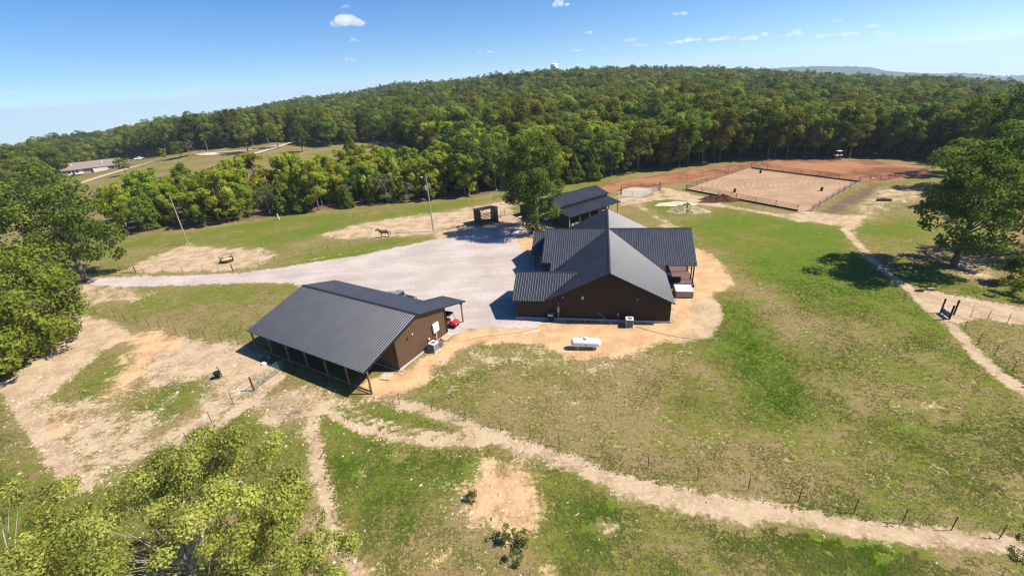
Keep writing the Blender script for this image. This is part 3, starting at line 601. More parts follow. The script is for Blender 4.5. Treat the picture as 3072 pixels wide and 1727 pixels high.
# wheeled bin by the gable, stick, tub, porch furniture
t = thing('trash_bin', 'dark wheeled trash bin with grey lid against the house gable', 'bin', local(house, 4.75, -.45), ang)
b_ = MB(); b_.prism([(-.26, -.28, .06), (.26, -.28, .06), (.30, -.34, .98), (-.30, -.34, .98)], (0, .6, 0)); b_.build('body', M_black, t)
b_ = MB(); b_.box((0, -.02, 1.02), (.72, .82, .08)); b_.box((0, -.4, .98), (.66, .06, .06)); b_.build('lid', M_grey, t)
for s in (-1, 1): MB().tube([(s * .27, .28, .12), (s * .34, .28, .12)], .12, 12).build('wheel', M_black, t)
tag(MB().tube([(*local(house, 11.0, -.10), 1.35), (*local(house, 12.9, -1.1), .02)], .022, 6).build('leaning_stick', M_pole), 'thin pale stick leaning on the dark house gable', 'stick')
t = thing('hot_tub', 'square beige tub with pale grey cover beside the porch', 'hot tub', local(house, 23.0, 8.6), ang)
b_ = MB(); b_.box((0, 0, .50), (2.28, 2.28, .84)); b_.build('cabinet', M_beige, t)
b_ = MB()
for sx in (-1, 1):
    for sy in (-1, 1): b_.box((sx * 1.11, sy * 1.11, .49), (.14, .14, .90))
for z in (.2, .48, .76):
    b_.box((0, -1.15, z), (2.1, .02, .05)); b_.box((1.15, 0, z), (.02, 2.1, .05))
b_.build('corner_trim', M_shingle, t)
MB().box((0, 0, .04), (2.1, 2.1, .08)).build('base', M_black, t)
for s in (-1, 1):
    q = MB(); q.prism([(-1.2, 0.01 * s, .95), (1.2, 0.01 * s, .95), (1.2, 1.2 * s, .95), (-1.2, 1.2 * s, .95)], (0, 0, .09)); q.v = [(x, y, z + (.05 if z > 1 and abs(y) < .1 else 0)) for x, y, z in q.v]; q.build('cover_half', MATS['grey_metal'] if False else mat('grey_vinyl', (.50, .51, .52), .6, 0, .05, 2), t)
def chair(label, loc, rz, m=M_dgrey, cm=M_offw):
    t = thing('patio_chair', label, 'chair', (*loc, .45), rz)
    MB().box((0, 0, .42), (.62, .62, .07)).build('seat', m, t); MB().box((0, .3, .75), (.62, .08, .65)).build('backrest', m, t); MB().box((0, -.02, .50), (.54, .5, .12)).build('cushion', cm, t)
    for sx in (-1, 1):
        for sy in (-1, 1): MB().box((sx * .27, sy * .27, .19), (.06, .06, .38)).build('leg', m, t)
        MB().box((sx * .3, 0, .62), (.06, .6, .05)).build('armrest', m, t)
chair('patio chair with pale cushion on the house deck nearest the tub', local(house, 21.0, 12.3), ang + 2.6)
chair('patio chair with pale cushion on the deck close to the house wall', local(house, 20.9, 14.2), ang + 1.2)
t = thing('patio_sofa', 'black backed patio sofa on the house deck', 'sofa', (*local(house, 22.2, 12.0), .45), ang + math.pi)
MB().box((0, 0, .3), (1.7, .8, .3)).build('seat', M_black, t); MB().box((0, .38, .62), (1.7, .14, .75)).build('backrest', M_black, t)
for s in (-1, 1): MB().box((s * .8, 0, .45), (.14, .8, .5)).build('armrest', M_black, t); MB().box((s * .38, -.05, .5), (.7, .62, .13)).build('cushion', M_offw, t)
t = thing('patio_table', 'round white patio table on the house deck', 'table', (*local(house, 21.5, 13.4), .45), 0)
MB().lathe([(.0, .68), (.5, .68), (.5, .73), (0, .73)], 16).build('table_top', M_white, t); MB().lathe([(.28, 0), (.28, .04), (.05, .08), (.05, .68)], 12).build('pedestal', M_grey, t)

RIB = .052
# ------------------------------------------------------------------ front barn with lean-to and carport
bang = math.atan2(.859, .511) - math.radians(1.2)
barn = thing('metal_barn', 'brown metal barn with a wide ribbed charcoal lean-to roof on posts', 'barn', (-13.7, 43.7, 0), bang)
rb = MB(); roof = obj('roof', bpy.data.meshes.new('roof'), M_trim, barn)
BK = .275; bs = math.sqrt(1 + BK * BK); BR, BZ, V0, V1 = 4.05, 5.54, -.35, 20.9
slope(roof, rb, (-5.0, V0, BZ - BK * 9.05), (0, 1, 0), (1, 0, BK), [(0, 0), (V1 - V0, 0), (V1 - V0, 9.05 * bs), (0, 9.05 * bs)])
o3 = BZ - BK * (13.25 - BR)
slope(roof, rb, (13.25, V0, o3), (0, 1, 0), (-1, 0, BK), [(0, 0), (4.0, 0), (4.0, 3.85 * bs), (V1 - V0, 3.85 * bs), (V1 - V0, 9.2 * bs), (0, 9.2 * bs)])
ridge(rb, (BR, V0 - .02, BZ), (BR, V1 + .02, BZ), (1, 0, 0), BK, .22)
roof.data = rb.mesh('roof'); roof.data.materials.append(M_trim)
def bz(u): return BZ - BK * abs(u - BR) - .16
s_ = MB(); s_.prism([(0, .12, .15), (9.2, .12, .15), (9.2, .12, bz(9.2)), (BR, .12, bz(BR)), (0, .12, bz(0))], (0, .15, 0)); ew = s_.build('end_wall', M_brown, barn)
ribbed('wall_panel', [(0, .15), (9.2, .15), (9.2, bz(9.2)), (BR, bz(BR)), (0, bz(0))], (0, .11, 0), (1, 0, 0), (0, 0, 1), M_brown, ew, .305, .03, 3, .05, .1)
s_ = MB(); s_.prism([(0, 20.5, .15), (9.2, 20.5, .15), (9.2, 20.5, bz(9.2)), (BR, 20.5, bz(BR)), (0, 20.5, bz(0))], (0, -.15, 0)); s_.build('end_wall', M_brown, barn)
s_ = MB(); s_.box((.08, 10.31, bz(0) / 2 + .07), (.16, 20.06, bz(0) - .15)); lw = s_.build('lean_to_wall', M_brown, barn)
ribbed('wall_panel', [(0, .15), (20.05, .15), (20.05, bz(0)), (0, bz(0))], (-.005, 20.33, 0), (0, -1, 0), (0, 0, 1), M_brown, lw, .305, .03, 6, .05, .1)
MB().box((9.12, 10.31, bz(9.2) / 2 + .07), (.16, 20.06, bz(9.2) - .15)).build('back_wall', M_brown, barn)
MB().box((4.6, 10.31, .07), (9.5, 20.7, .14)).build('foundation', M_conc, barn)
MB().box((0.03, .06, 2.15), (.16, .16, 4.0)).build('corner_trim', M_trim, barn); MB().box((9.17, .06, 2.0), (.16, .16, 3.7)).build('corner_trim', M_trim, barn)
for i in range(7):
    v = -.2 + i * 3.52; MB().tube([(-4.5, v, 0), (-4.5, v, bz(-4.5) - .2)], .11, 8).build('post', M_wood, barn)
for i in range(6):
    v = -.2 + i * 3.52; MB().box((-4.5, v + 1.76, .28), (.06, 3.30, .24)).build('skirt_board', M_wood, barn)
MB().box((-4.5, 10.35, bz(-4.5) - .08), (.12, 21.2, .26)).build('header_beam', M_wood, barn)
MB().box((-2.3, -.2, 3.2), (.1, .1, .1)).build('bracket', M_trim, barn)
for v in (0, 3.35): MB().box((12.6, v, 1.42), (.15, .15, 2.8)).build('carport_post', M_wood, barn)
MB().box((12.6, 1.65, 2.84), (.12, 3.7, .2)).build('carport_beam', M_wood, barn)
pb = MB(); pb.box((7.0, -.06, 2.15), (1.05, .18, 1.2)); pb.build('electric_panel', M_offw, barn); MB().tube([(6.9, -.05, 1.55), (6.9, -.05, .1)], .05, 8).build('conduit', M_offw, barn); MB().tube([(7.15, -.05, 1.55), (7.15, -.05, .1)], .035, 8).build('conduit', M_grey, barn)
MB().box((2.1, -.02, 3.2), (.12, .16, .22)).build('floodlight', M_black, barn); MB().lathe([(0, 0), (.09, 0), (.09, .07), (0, .1)], 10, (3.0, .06, 3.35), Matrix.Rotation(math.pi / 2, 4, 'X')).build('wall_vent', M_white, barn)
MB().lathe([(0, 0), (.13, 0), (.13, .1), (0, .13)], 10, (5.6, .06, 1.2), Matrix.Rotation(math.pi / 2, 4, 'X')).build('dryer_vent', M_white, barn)
MB().box((-.0, 20.95, 3.6), (.3, .2, .15)).build('gutter_end', M_trim, barn)
condenser('square grey air conditioner with white fan rim beside the brown barn wall', local(barn, 5.2, -.95), bang)
t = thing('plastic_tub', 'small dark grey lidded box next to the barn air conditioner', 'box', local(barn, 6.35, -.95), bang)
MB().box((0, 0, .25), (.62, .5, .5)).build('body', M_dgrey, t); MB().box((0, 0, .53), (.68, .56, .06)).build('lid', M_dgrey, t)
t = thing('hand_truck', 'faded red hand truck leaning on the barn wall', 'hand truck', local(barn, 6.65, -.28), bang)
q = MB()
for s in (-1, 1): q.tube([(s * .2, -.25, .12), (s * .2, .02, 1.1)], .04, 6)
for k in (.3, .6, .9): q.tube([(-.2, -.25 + .27 * k, .12 + .98 * k), (.2, -.25 + .27 * k, .12 + .98 * k)], .03, 6)
q.build('frame', M_pink, t); MB().box((0, -.42, .03), (.5, .35, .03)).build('toe_plate', M_pink, t)
for s in (-1, 1): MB().tube([(s * .24, -.22, .14), (s * .32, -.22, .14)], .14, 10).build('wheel', M_black, t)
t = thing('lumber_pile', 'pale boards leaning against the foot of the barn wall', 'lumber', local(barn, 8.3, -.5), bang)
for k in range(5): MB().box((R.uniform(-.1, .1), -.35 + k * .17, .10 + .05 * k), (1.7, .12, .05), R.uniform(-.05, .05)).build('board', M_stone, t)
def pallet(label, loc, rz):
    t = thing('wood_pallet', label, 'pallet', loc, rz)
    for k in range(6): MB().box((0, -.5 + k * .2, .13), (1.2, .13, .025)).build('deck_slat', M_stone, t)
    for k in (-1, 0, 1): MB().box((k * .54, 0, .07), (.05, 1.1, .09)).build('runner', M_stone, t)
pallet('weathered wooden pallet lying on sand beside the lean-to opening', local(barn, -1.5, .55), bang + .35)

RIB = .046
# ------------------------------------------------------------------ back barn with raised centre
bb_ang = math.atan2(.6, .8)
bb = thing('horse_barn', 'dark barn with raised centre roof and lean-to behind the shade tree', 'barn', (13.0, 92.6, 0), bb_ang)
rb = MB(); roof = obj('roof', bpy.data.meshes.new('roof'), M_trim, bb)
def shed(e, ze, r_, zr, x0, x1):
    k = (zr - ze) / abs(r_ - e); q = math.sqrt(1 + k * k); sg = 1 if r_ > e else -1
    slope(roof, rb, (x0, e, ze), (1, 0, 0), (0, sg, k), [(0, 0), (x1 - x0, 0), (x1 - x0, abs(r_ - e) * q), (0, abs(r_ - e) * q)])
shed(-.6, 2.5, 3.3, 3.25, -.2, 16.4); shed(2.9, 4.0, 7.0, 5.3, -.2, 16.4); shed(11.1, 4.0, 7.0, 5.3, -.2, 16.4); shed(16.6, 2.3, 10.7, 3.3, -.2, 16.4)
roof.data = rb.mesh('roof'); roof.data.materials.append(M_trim)
s_ = MB(); s_.box((8.1, 3.35, 3.55), (16.2, .12, .75)); s_.build('clerestory_wall', M_brown, bb); MB().box((8.1, 10.65, 3.6), (16.2, .12, .75)).build('clerestory_wall', M_brown, bb)
s_ = MB(); s_.prism([(0, 0, .0), (0, 3.4, .0), (0, 3.4, 3.05), (0, 0, 2.45)], (.12, 0, 0)); s_.prism([(0, 10.7, 0), (0, 16.2, 0), (0, 16.2, 2.2), (0, 10.7, 3.1)], (.12, 0, 0))
s_.prism([(0.005, 3.42, 3.1), (0.005, 10.68, 3.1), (0.005, 10.68, 3.9), (0.005, 7, 5.05), (0.005, 3.42, 3.9)], (.11, 0, 0)); s_.build('front_wall', M_shade_brown, bb)
s_ = MB(); s_.prism([(16.1, 3.4, .0), (16.1, 10.6, .0), (16.1, 10.6, 3.85), (16.1, 7, 5.05), (16.1, 3.4, 3.85)], (-.12, 0, 0)); s_.build('back_wall', M_shade_brown, bb)
MB().box((8.1, 16.2, 1.1), (16.2, .12, 2.2)).build('side_wall', M_shade_brown, bb); MB().box((6.2, 3.4, 1.5), (12.0, .10, 3.0)).build('stall_wall', M_dwood, bb)
for i in range(6): MB().box((.2 + i * 3.15, -.1, 1.2), (.16, .16, 2.4)).build('post', M_wood if i else M_pole, bb)
MB().box((8.1, -.1, 2.42), (16.2, .12, .18)).build('header_beam', M_dwood, bb)
for y in (5.0, 9.0): MB().box((.1, y, 1.6), (.2, .2, 3.2)).build('door_post', M_dwood, bb)
for k in range(4): MB().box((12.2, 1.0 + k * .01, .5 + k * .38), (2.6, .06, .16)).build('stall_rail', M_wood, bb)
def bucket(label, loc, rz=0, m=M_white, g=None, h=.42, r1=.17, r2=.21):
    t = thing('bucket', label, 'bucket', loc, rz, g)
    MB().lathe([(r1, 0), (r2, h), (r2 * .9, h), (r1 * .9, .04), (0.0, .04)], 14).build('pail', m, t)
    MB().tube([(r2 * math.cos(q), .02, h + .2 * math.sin(q)) for q in np.linspace(0, math.pi, 9)], .012, 5).build('handle', m, t)
for u, v in ((1.5, .4), (2.1, .7), (2.6, .3), (3.3, .6), (6.4, .3)):
    bucket('white plastic bucket under the lean-to of the horse barn', local(bb, u, v), 0, M_white, 'white buckets under the horse barn lean-to')

# ------------------------------------------------------------------ loafing shed
A_, B_, C_ = Vector((*S3(1350 + 270 / 3.957, 500 + 660 / 3.957), 0)), Vector((*S3(1350 + 370 / 3.957, 500 + 705 / 3.957), 0)), Vector((*S3(1350 + 578 / 3.957, 500 + 660 / 3.957), 0))
dx = (C_ - B_); sw = dx.length; sang = math.atan2(dx.y, dx.x); sd = 3.7
ls = thing('loafing_shed', 'open fronted portable horse shelter of dark brown metal on skids', 'shed', (B_.x, B_.y, 0), sang)
zf, zb = 3.55, 3.1
s_ = MB(); s_.prism([(0, 0, .25), (0, sd, .25), (0, sd, zb), (0, 0, zf)], (.05, 0, 0)); lw = s_.build('left_wall', M_shade_brown, ls)
ribbed('wall_panel', [(0, .25), (sd, .25), (sd, zf), (0, zb)], (-.005, sd, 0), (0, -1, 0), (0, 0, 1), M_shade_brown, lw, .3, .025, 3)
s_ = MB(); s_.prism([(sw, 0, .25), (sw, sd, .25), (sw, sd, zb), (sw, 0, zf)], (-.04, 0, 0)); s_.build('right_wall', M_grey, ls)
for y in (.06, sd / 2, sd - .06): MB().box((sw - .1, y, 1.75), (.1, .1, 3.0)).build('stud', M_dwood, ls); MB().box((.11, y, 1.75), (.1, .1, 3.0)).build('stud', M_dwood, ls)
for z in (.8, 1.4, 2.0, 2.6): MB().box((sw - .075, sd / 2, z), (.06, sd, .12)).build('girt', M_dwood, ls)
for z in (.5, .85, 1.2, 1.55): MB().box((sw / 2, sd - .03, z), (sw - .3, .05, .17)).build('back_rail', M_dwood, ls)
s_ = MB(); s_.prism([(-.15, -.2, zf + .05), (sw + .15, -.2, zf + .05), (sw + .15, sd + .2, zb + .02), (-.15, sd + .2, zb + .02)], (0, 0, .08)); s_.build('roof', M_roof, ls)
for x in (.05, sw - .05): MB().box((x, sd / 2 - .2, .13), (.18, sd + .9, .24)).build('skid', M_wood, ls)
MB().tube([(.15, .05, zf - .6), (.9, .05, zf - .05)], .05, 6).build('brace', M_wood, ls)

# ------------------------------------------------------------------ vehicles
def wheel(parent, c, r, w, rimm=M_grey):
    prof = [(r * .62, -w / 2), (r * .92, -w / 2), (r, -w * .3), (r, w * .3), (r * .92, w / 2), (r * .62, w / 2)]
    ty = MB().lathe(prof, 18, c, Matrix.Rotation(math.pi / 2, 4, 'X')).build('wheel', M_black, parent, True)
    MB().lathe([(0.02, -w * .42), (r * .6, -w * .5), (r * .6, w * .5), (.02, w * .42)], 14, c, Matrix.Rotation(math.pi / 2, 4, 'X')).build('rim', rimm, ty, True)
def cart(label, loc, rz, bodym, roofm, seatm, hood=True):
    t = thing('golf_cart', label, 'cart', loc, rz)                       # front is +x
    b = MB(); b.prism([(1.25, -.55, .42), (1.28, -.55, .72), (1.05, -.55, .88), (.55, -.55, .95), (.45, -.55, .42)], (0, 1.1, 0)); b.build('hood', bodym, t)
    b = MB(); b.box((0.0, 0, .36), (2.3, 1.05, .14)); b.build('chassis', M_black, t)
    b = MB(); b.prism([(-.15, -.56, .42), (-.2, -.56, .72), (-1.2, -.56, .75), (-1.25, -.56, .42)], (0, 1.12, 0)); b.build('rear_body', bodym, t)
    MB().box((-.45, 0, .80), (.55, 1.05, .14)).build('seat', seatm, t); MB().box((-.75, 0, 1.08), (.12, 1.05, .45)).build('backrest', seatm, t)
    fr = MB()
    for s in (-1, 1): fr.tube([(.62, s * .52, .92), (.30, s * .50, 1.82)], .025, 6); fr.tube([(-1.0, s * .52, .74), (-.88, s * .50, 1.82)], .025, 6)
    fr.tube([(.62, -.52, .92), (.62, .52, .92)], .025, 6); fr.build('roof_frame', M_black, t)
    rf = MB(); rf.prism([(.42, -.6, 1.82), (.38, -.6, 1.90), (-.95, -.6, 1.92), (-1.08, -.6, 1.84)], (0, 1.2, 0)); rf.build('roof', roofm, t)
    MB().tube([(.45, -.25, .92), (.2, -.25, 1.12)], .02, 6).build('steering_column', M_black, t); MB().tube([(.2 + .04 * math.sin(q), -.25 + .17 * math.cos(q), 1.12 + .16 * math.sin(q)) for q in np.linspace(0, 2 * math.pi, 13)], .018, 5).build('steering_wheel', M_black, t)
    MB().box((1.22, 0, .5), (.16, 1.0, .1)).build('bumper', M_black, t)
    for s in (-1, 1):
        MB().box((1.24, s * .4, .68), (.06, .2, .12)).build('headlight', M_white, t)
        wheel(t, (.85, s * .5, .27), .27, .2); wheel(t, (-.85, s * .5, .27), .27, .22)
    return t
cc = local(barn, 11.0, 1.0)
cart('red golf cart with black roof parked in the carport of the brown barn', cc, bang - math.pi / 2 + .12, M_red, M_black, M_black)
gc = S3(2513, 471)
cart('white golf cart standing on red clay before the woods', (gc[0], gc[1], 0), math.radians(195), M_offw, M_white, M_black)
bq = local(bb, .9, 7.0)
cart('white cart parked inside the dark doorway of the horse barn', bq, bb_ang + math.pi, M_white, M_white, M_grey)
def pickup(label, loc, rz, paint, s=1.0, z=0.0):
    t = thing('pickup_truck', label, 'truck', (loc[0], loc[1], z), rz); t.scale = (s, s, s)      # front is +x
    b = MB(); b.prism([(2.85, -.95, .55), (2.9, -.95, 1.0), (2.75, -.95, 1.12), (1.35, -.95, 1.2), (1.35, -.95, .5)], (0, 1.9, 0)); b.build('hood', paint, t)
    b = MB(); b.prism([(1.345, -.95, .5), (1.345, -.95, 1.2), (-.72, -.95, 1.25), (-.72, -.95, .5)], (0, 1.9, 0)); b.build('cab_body', paint, t)
    g = MB(); P = [(1.25, -.86, 1.22), (.55, -.74, 1.78), (-.5, -.74, 1.80), (-.70, -.84, 1.24)]
    g.add([Vector(p) for p in P] + [Vector((p[0], -p[1], p[2])) for p in P], [(0, 1, 2, 3), (7, 6, 5, 4), (0, 4, 5, 1), (1, 5, 6, 2), (2, 6, 7, 3)]); g.build('window_glass', M_glass, t)
    r_ = MB(); r_.prism([(.56, -.76, 1.79), (-.52, -.76, 1.81), (-.52, .76, 1.81), (.56, .76, 1.79)], (0, 0, .07))
    for s2 in (-1, 1): r_.tube([(1.25, s2 * .86, 1.22), (.56, s2 * .75, 1.80)], .05, 6); r_.tube([(-.5, s2 * .75, 1.80), (-.70, s2 * .85, 1.24)], .07, 6); r_.tube([(.15, s2 * .755, 1.80), (.2, s2 * .86, 1.23)], .05, 6)
    r_.build('cab_roof', paint, t)
    b = MB(); b.box((-1.8, -.9, .92), (2.1, .1, .62)); b.box((-1.8, .9, .92), (2.1, .1, .62)); b.box((-2.82, 0, .92), (.08, 1.9, .62)); b.box((-.77, 0, .95), (.08, 1.7, .6)); b.build('bed_side', paint, t)
    MB().box((-1.8, 0, .62), (2.0, 1.72, .08)).build('bed_floor', M_black, t)
    for x in (2.92, -2.92): MB().box((x, 0, .55), (.14, 1.85, .18)).build('bumper', M_grey, t)
    for s2 in (-1, 1):
        MB().box((2.84, s2 * .75, .88), (.1, .3, .2)).build('headlight', M_white, t); MB().box((-2.85, s2 * .88, .95), (.08, .12, .3)).build('tail_light', M_red, t)
        wheel(t, (1.85, s2 * .86, .4), .4, .26); wheel(t, (-1.85, s2 * .86, .4), .4, .26)
        MB().box((1.1, s2 * 1.05, 1.25), (.1, .22, .16)).build('mirror', M_black, t)
    return t
tp = local(barn, 13.4, 12.6)
pickup('silver pickup truck with junk in its bed parked behind the brown barn', tp, bang + math.pi / 2 + .0, M_silver, 1.0)
for k, (dx_, dy_, m_) in enumerate([(-1.4, .2, M_offw), (-1.9, -.3, M_stone), (-2.2, .3, M_white)]):
    a = bang + math.pi / 2; q = MB(); q.lathe([(.18, 0), (.25, .12), (.22, .3), (.06, .34)], 10); o = q.build('feed_sack', m_, None, True)
    o.location = (tp[0] + dx_ * math.cos(a) - dy_ * math.sin(a), tp[1] + dx_ * math.sin(a) + dy_ * math.cos(a), .68); tag(o, ['pale feed sack in the pickup bed next to the cab', 'tan feed sack in the middle of the pickup bed', 'white feed sack in the pickup bed by the tailgate'][k], 'sack')

# ------------------------------------------------------------------ propane tank, hoses
t = thing('propane_tank', 'white capsule propane tank on sand in front of the house', 'tank', ((6.5 + 10.1) / 2 + .05, 45.75, 0), math.radians(-9.5))
prof = [(0, -1.78)] + [(.52 * math.sin(q), -1.40 - .38 * math.cos(q)) for q in np.linspace(.2, math.pi / 2, 7)] + [(.52 * math.sin(q), 1.40 - .38 * math.cos(q)) for q in np.linspace(math.pi / 2, math.pi - .2, 7)] + [(0, 1.78)]
MB().lathe(prof, 28, (0, 0, .82), Matrix.Rotation(math.pi / 2, 4, 'Y')).build('vessel', M_white, t, True)
MB().lathe([(.24, 0), (.24, .16), (.2, .27), (.08, .33), (0, .34)], 18, (0, 0, 1.28)).build('valve_dome', M_white, t, True)
for x in (-.95, .95):
    for y in (-.25, .25): MB().box((x, y, .2), (.1, .12, .34)).build('leg', M_offw, t)
    MB().box((x, 0, .03), (.3, .9, .06)).build('footing', M_conc, t)
MB().box((0, -.53, .80), (.26, .015, .16)).build('data_plate', M_grey, t)
def lineobj(name, pts, r, m, label, cat): return tag(MB().tube([(*G(*p), .03) for p in pts], r, 6).build(name, m, None, True), label, cat)
lineobj('garden_hose', [(1160, 862), (1205, 848), (1250, 843), (1310, 836), (1345, 828), (1365, 818), (1400, 812)], .03, M_hose, 'orange hose trailing over sand from barn to house gable', 'hose')
lineobj('garden_hose', [(1600, 822), (1650, 836), (1700, 847), (1770, 858)], .025, M_hose, 'thin hose crossing the sand from the house air conditioner', 'hose')
lineobj('plastic_pipe', [(1318, 838), (1340, 834), (1357, 831)], .05, M_white, 'short white plastic pipe lying on sand left of the tank', 'pipe')

# ------------------------------------------------------------------ fences
def tpost(parent, x, y, h=1.45, m=M_post, r=.021):
    MB().box((x, y, h / 2), (2 * r, 2 * r, h)).build('post', m, parent)
def wire_fence(label, pts, h=1.4, wood=(), wires=3, m=M_post):
    x0, y0 = pts[0][:2]; t = thing('wire_fence', label, 'fence', (x0, y0, 0))
    for i, p in enumerate(pts):
        if i in wood: MB().tube([(p[0] - x0, p[1] - y0, 0), (p[0] - x0, p[1] - y0, h + .35)], .085, 8).build('post', M_dwood, t)
        else: tpost(t, p[0] - x0, p[1] - y0, h)
    for k in range(wires):
        z = h * (.3 + .65 * k / max(1, wires - 1)); MB().tube([(p[0] - x0, p[1] - y0, z) for p in pts], .005, 4).build('wire', M_grey, t)
    return t
wire_fence('steel post wire fence from the barn corner along the wide dirt track', [(-15.9, 39.3), (-12.5, 37.7), (-8.9, 36.1), (-5.4, 34.5), (-2, 32.7), (.7, 31.5), (3.2, 30.3), (6.7, 28.7), (10.2, 27.2), (13.7, 25.7), (17.1, 24.4), (20.2, 23.1), (23.5, 21.9), (26.2, 20.9), (28.9, 20.1), (31.4, 19.3), (34.2, 18.3)])
z7 = lambda x, y: S3(2640 + x / 4.826, 850 + y / 4.826)
wire_fence('wire fence running down from the wooden gateway beside the footpath', [z7(1000, 520), z7(1205, 700), z7(1415, 880), z7(1650, 1055), z7(1905, 1290), z7(2150, 1500)], 1.4, (0,))
wire_fence('wire fence branching from the wooden gateway toward the bushes', [z7(1070, 445), z7(1305, 495), z7(1557, 520), z7(1845, 565), z7(2120, 610)], 1.2, ())
z8 = lambda x, y: S3(x / 2.413, 850 + y / 2.413)
wire_fence('white tipped wire fence between the brown lawn and dirt paddock', [z8(600, 200), z8(700, 222), z8(835, 245), z8(910, 270), z8(1000, 295), z8(1080, 315), z8(1165, 335), z8(1280, 365), z8(1385, 388), z8(1490, 410), z8(1605, 430), z8(1730, 440)], 1.5, (0,))
wire_fence('wire fence along the lane running away from the green gate', [z8(1840, 775), z8(1690, 870), z8(1535, 1010), z8(1370, 1165), z8(1230, 1290)], 1.5, (0,))
zf6 = lambda x, y: S3(330 + x / 5.481, 730 + y / 5.481)
zf7 = lambda x, y: S3(700 + x / 3.2175, 400 + y / 3.2175)
wire_fence('wire fence on the far side of the gravel drive past the hay ring', [zf6(430, 490), zf6(555, 490), zf6(880, 470), zf6(1200, 470), zf6(1530, 470), zf6(1790, 470), zf6(2025, 460), zf7(250, 1275), zf7(400, 1235), zf7(580, 1195), zf7(755, 1165), zf7(915, 1130), zf7(1120, 1090), zf7(1330, 1050), zf7(1600, 1005), zf7(1930, 950)], 1.2, (0, 6))
# metal gates
def pipe_gate(label, a, b2, h, n, m, base=.15, r=.028):
    L_ = math.hypot(b2[0] - a[0], b2[1] - a[1]); t = thing('pipe_gate', label, 'gate', (a[0], a[1], 0), math.atan2(b2[1] - a[1], b2[0] - a[0]))
    for k in range(n): z = base + (h - base) * k / (n - 1); MB().tube([(0, 0, z), (L_, 0, z)], r, 6).build('rail', m, t)
    for x in (0, L_ / 2, L_): MB().tube([(x, 0, base), (x, 0, h)], r, 6).build('upright', m, t)
pipe_gate('green five rail pipe gate beside the barn lean-to', z8(2025, 640), z8(1835, 778), 1.35, 5, M_green)
pipe_gate('dark pipe gate by the big oak at the gravel drive', zf6(165, 480), zf6(425, 488), 1.2, 5, M_pipe)
# the wooden gateway on the right
gp0, gp1, gp2 = z7(875, 428), z7(1068, 450), z7(1000, 520)
t = thing('wooden_gateway', 'short wooden gateway of three dark posts at the footpath bend', 'gate', (*gp0, 0))
for (p, h) in ((gp0, 2.0), (gp1, 2.0), (gp2, 1.9)): MB().tube([(p[0] - gp0[0], p[1] - gp0[1], 0), (p[0] - gp0[0], p[1] - gp0[1], h)], .10, 8).build('post', M_dwood, t)
q = Vector((gp2[0] - gp0[0], gp2[1] - gp0[1], 0))
for z_ in (.15, .7, 1.25): MB().tube([q * .05 + Vector((0, 0, z_)), q * .95 + Vector((0, 0, z_))], .03, 6).build('rail', M_white, t)
MB().tube([q * .05 + Vector((0, 0, 1.25)), q * .95 + Vector((0, 0, .2))], .03, 6).build('brace', M_white, t); MB().prism([q * .05 + Vector((0, 0, .1)), q * .95 + Vector((0, 0, .1)), q * .95 + Vector((0, 0, .8)), q * .05 + Vector((0, 0, .8))], (.03, .03, 0)).build('mesh_panel', M_dgrey, t)
for p, nm in (((2313, 733), 'dark log lying on the pale dirt track'), ((2341, 729), 'pale log lying on the dirt track by the grass')):
    g = G(*p); o = MB().tube([(-.45, 0, .16), (0, .03, .17), (.45, 0, .15)], [.15, .17, .14], 9).build('log', M_dwood if 'dark' in nm else M_pole); o.location = (*g, 0); o.rotation_euler = (0, 0, -.3); tag(o, nm, 'log')
# arena rails
def rail_fence(name, label, pts, h, rails, gap, m, board=None, r=.032, pr=.05):
    x0, y0 = pts[0]; t = thing(name, label, 'fence', (x0, y0, 0))
    P = [Vector((p[0] - x0, p[1] - y0, 0)) for p in pts]
    for a, b2 in zip(P[:-1], P[1:]):
        n = max(1, round((b2 - a).length / gap))
        for i in range(n + (1 if b2 is P[-1] else 0)):
            q = a.lerp(b2, i / n); MB().tube([q, q + Vector((0, 0, h + .06))], pr, 6).build('post', m, t)
        for k in range(rails): z = Vector((0, 0, .35 + (h - .35) * k / (rails - 1))); MB().tube([a + z, b2 + z], r, 5).build('rail', m, t)
        if board:
            d = (b2 - a).normalized(); nn = Vector((-d.y, d.x, 0)) * .04; MB().prism([a + nn, b2 + nn, b2 + nn + Vector((0, 0, .32)), a + nn + Vector((0, 0, .32))], nn).build('kick_board', board, t)
    return t
rail_fence('arena_fence', 'dark pipe rail fence on the house side of the sand arena', [AR[1], AR[2]], 1.45, 5, 5.0, M_pipe, M_dwood)
rail_fence('arena_fence', 'pipe rail fence with pale board between sand arena and round pen', [AR[0], AR[1]], 1.45, 5, 5.0, M_pipe, M_beige)
rail_fence('arena_fence', 'pipe rail fence with pale board above the dark earth bank', [AR[3], AR[4]], 1.45, 5, 4.0, M_pipe, M_beige)
rail_fence('arena_fence', 'dark pipe rail fence between sand arena and red clay arena', [AR[4], AR[0]], 1.45, 5, 5.0, M_pipe, M_dwood)
rail_fence('arena_fence', 'long thin fence round the red clay arena toward the big oak', [AR[4], S3(2640, 542), S3(2720, 530), S3(2800, 515)], 1.4, 5, 3.2, M_pipe)
rail_fence('arena_fence', 'thin fence along the red clay strip below the woods', [AR[0], S3(2150, 522), S3(2060, 540)], 1.4, 4, 5.0, M_pipe)
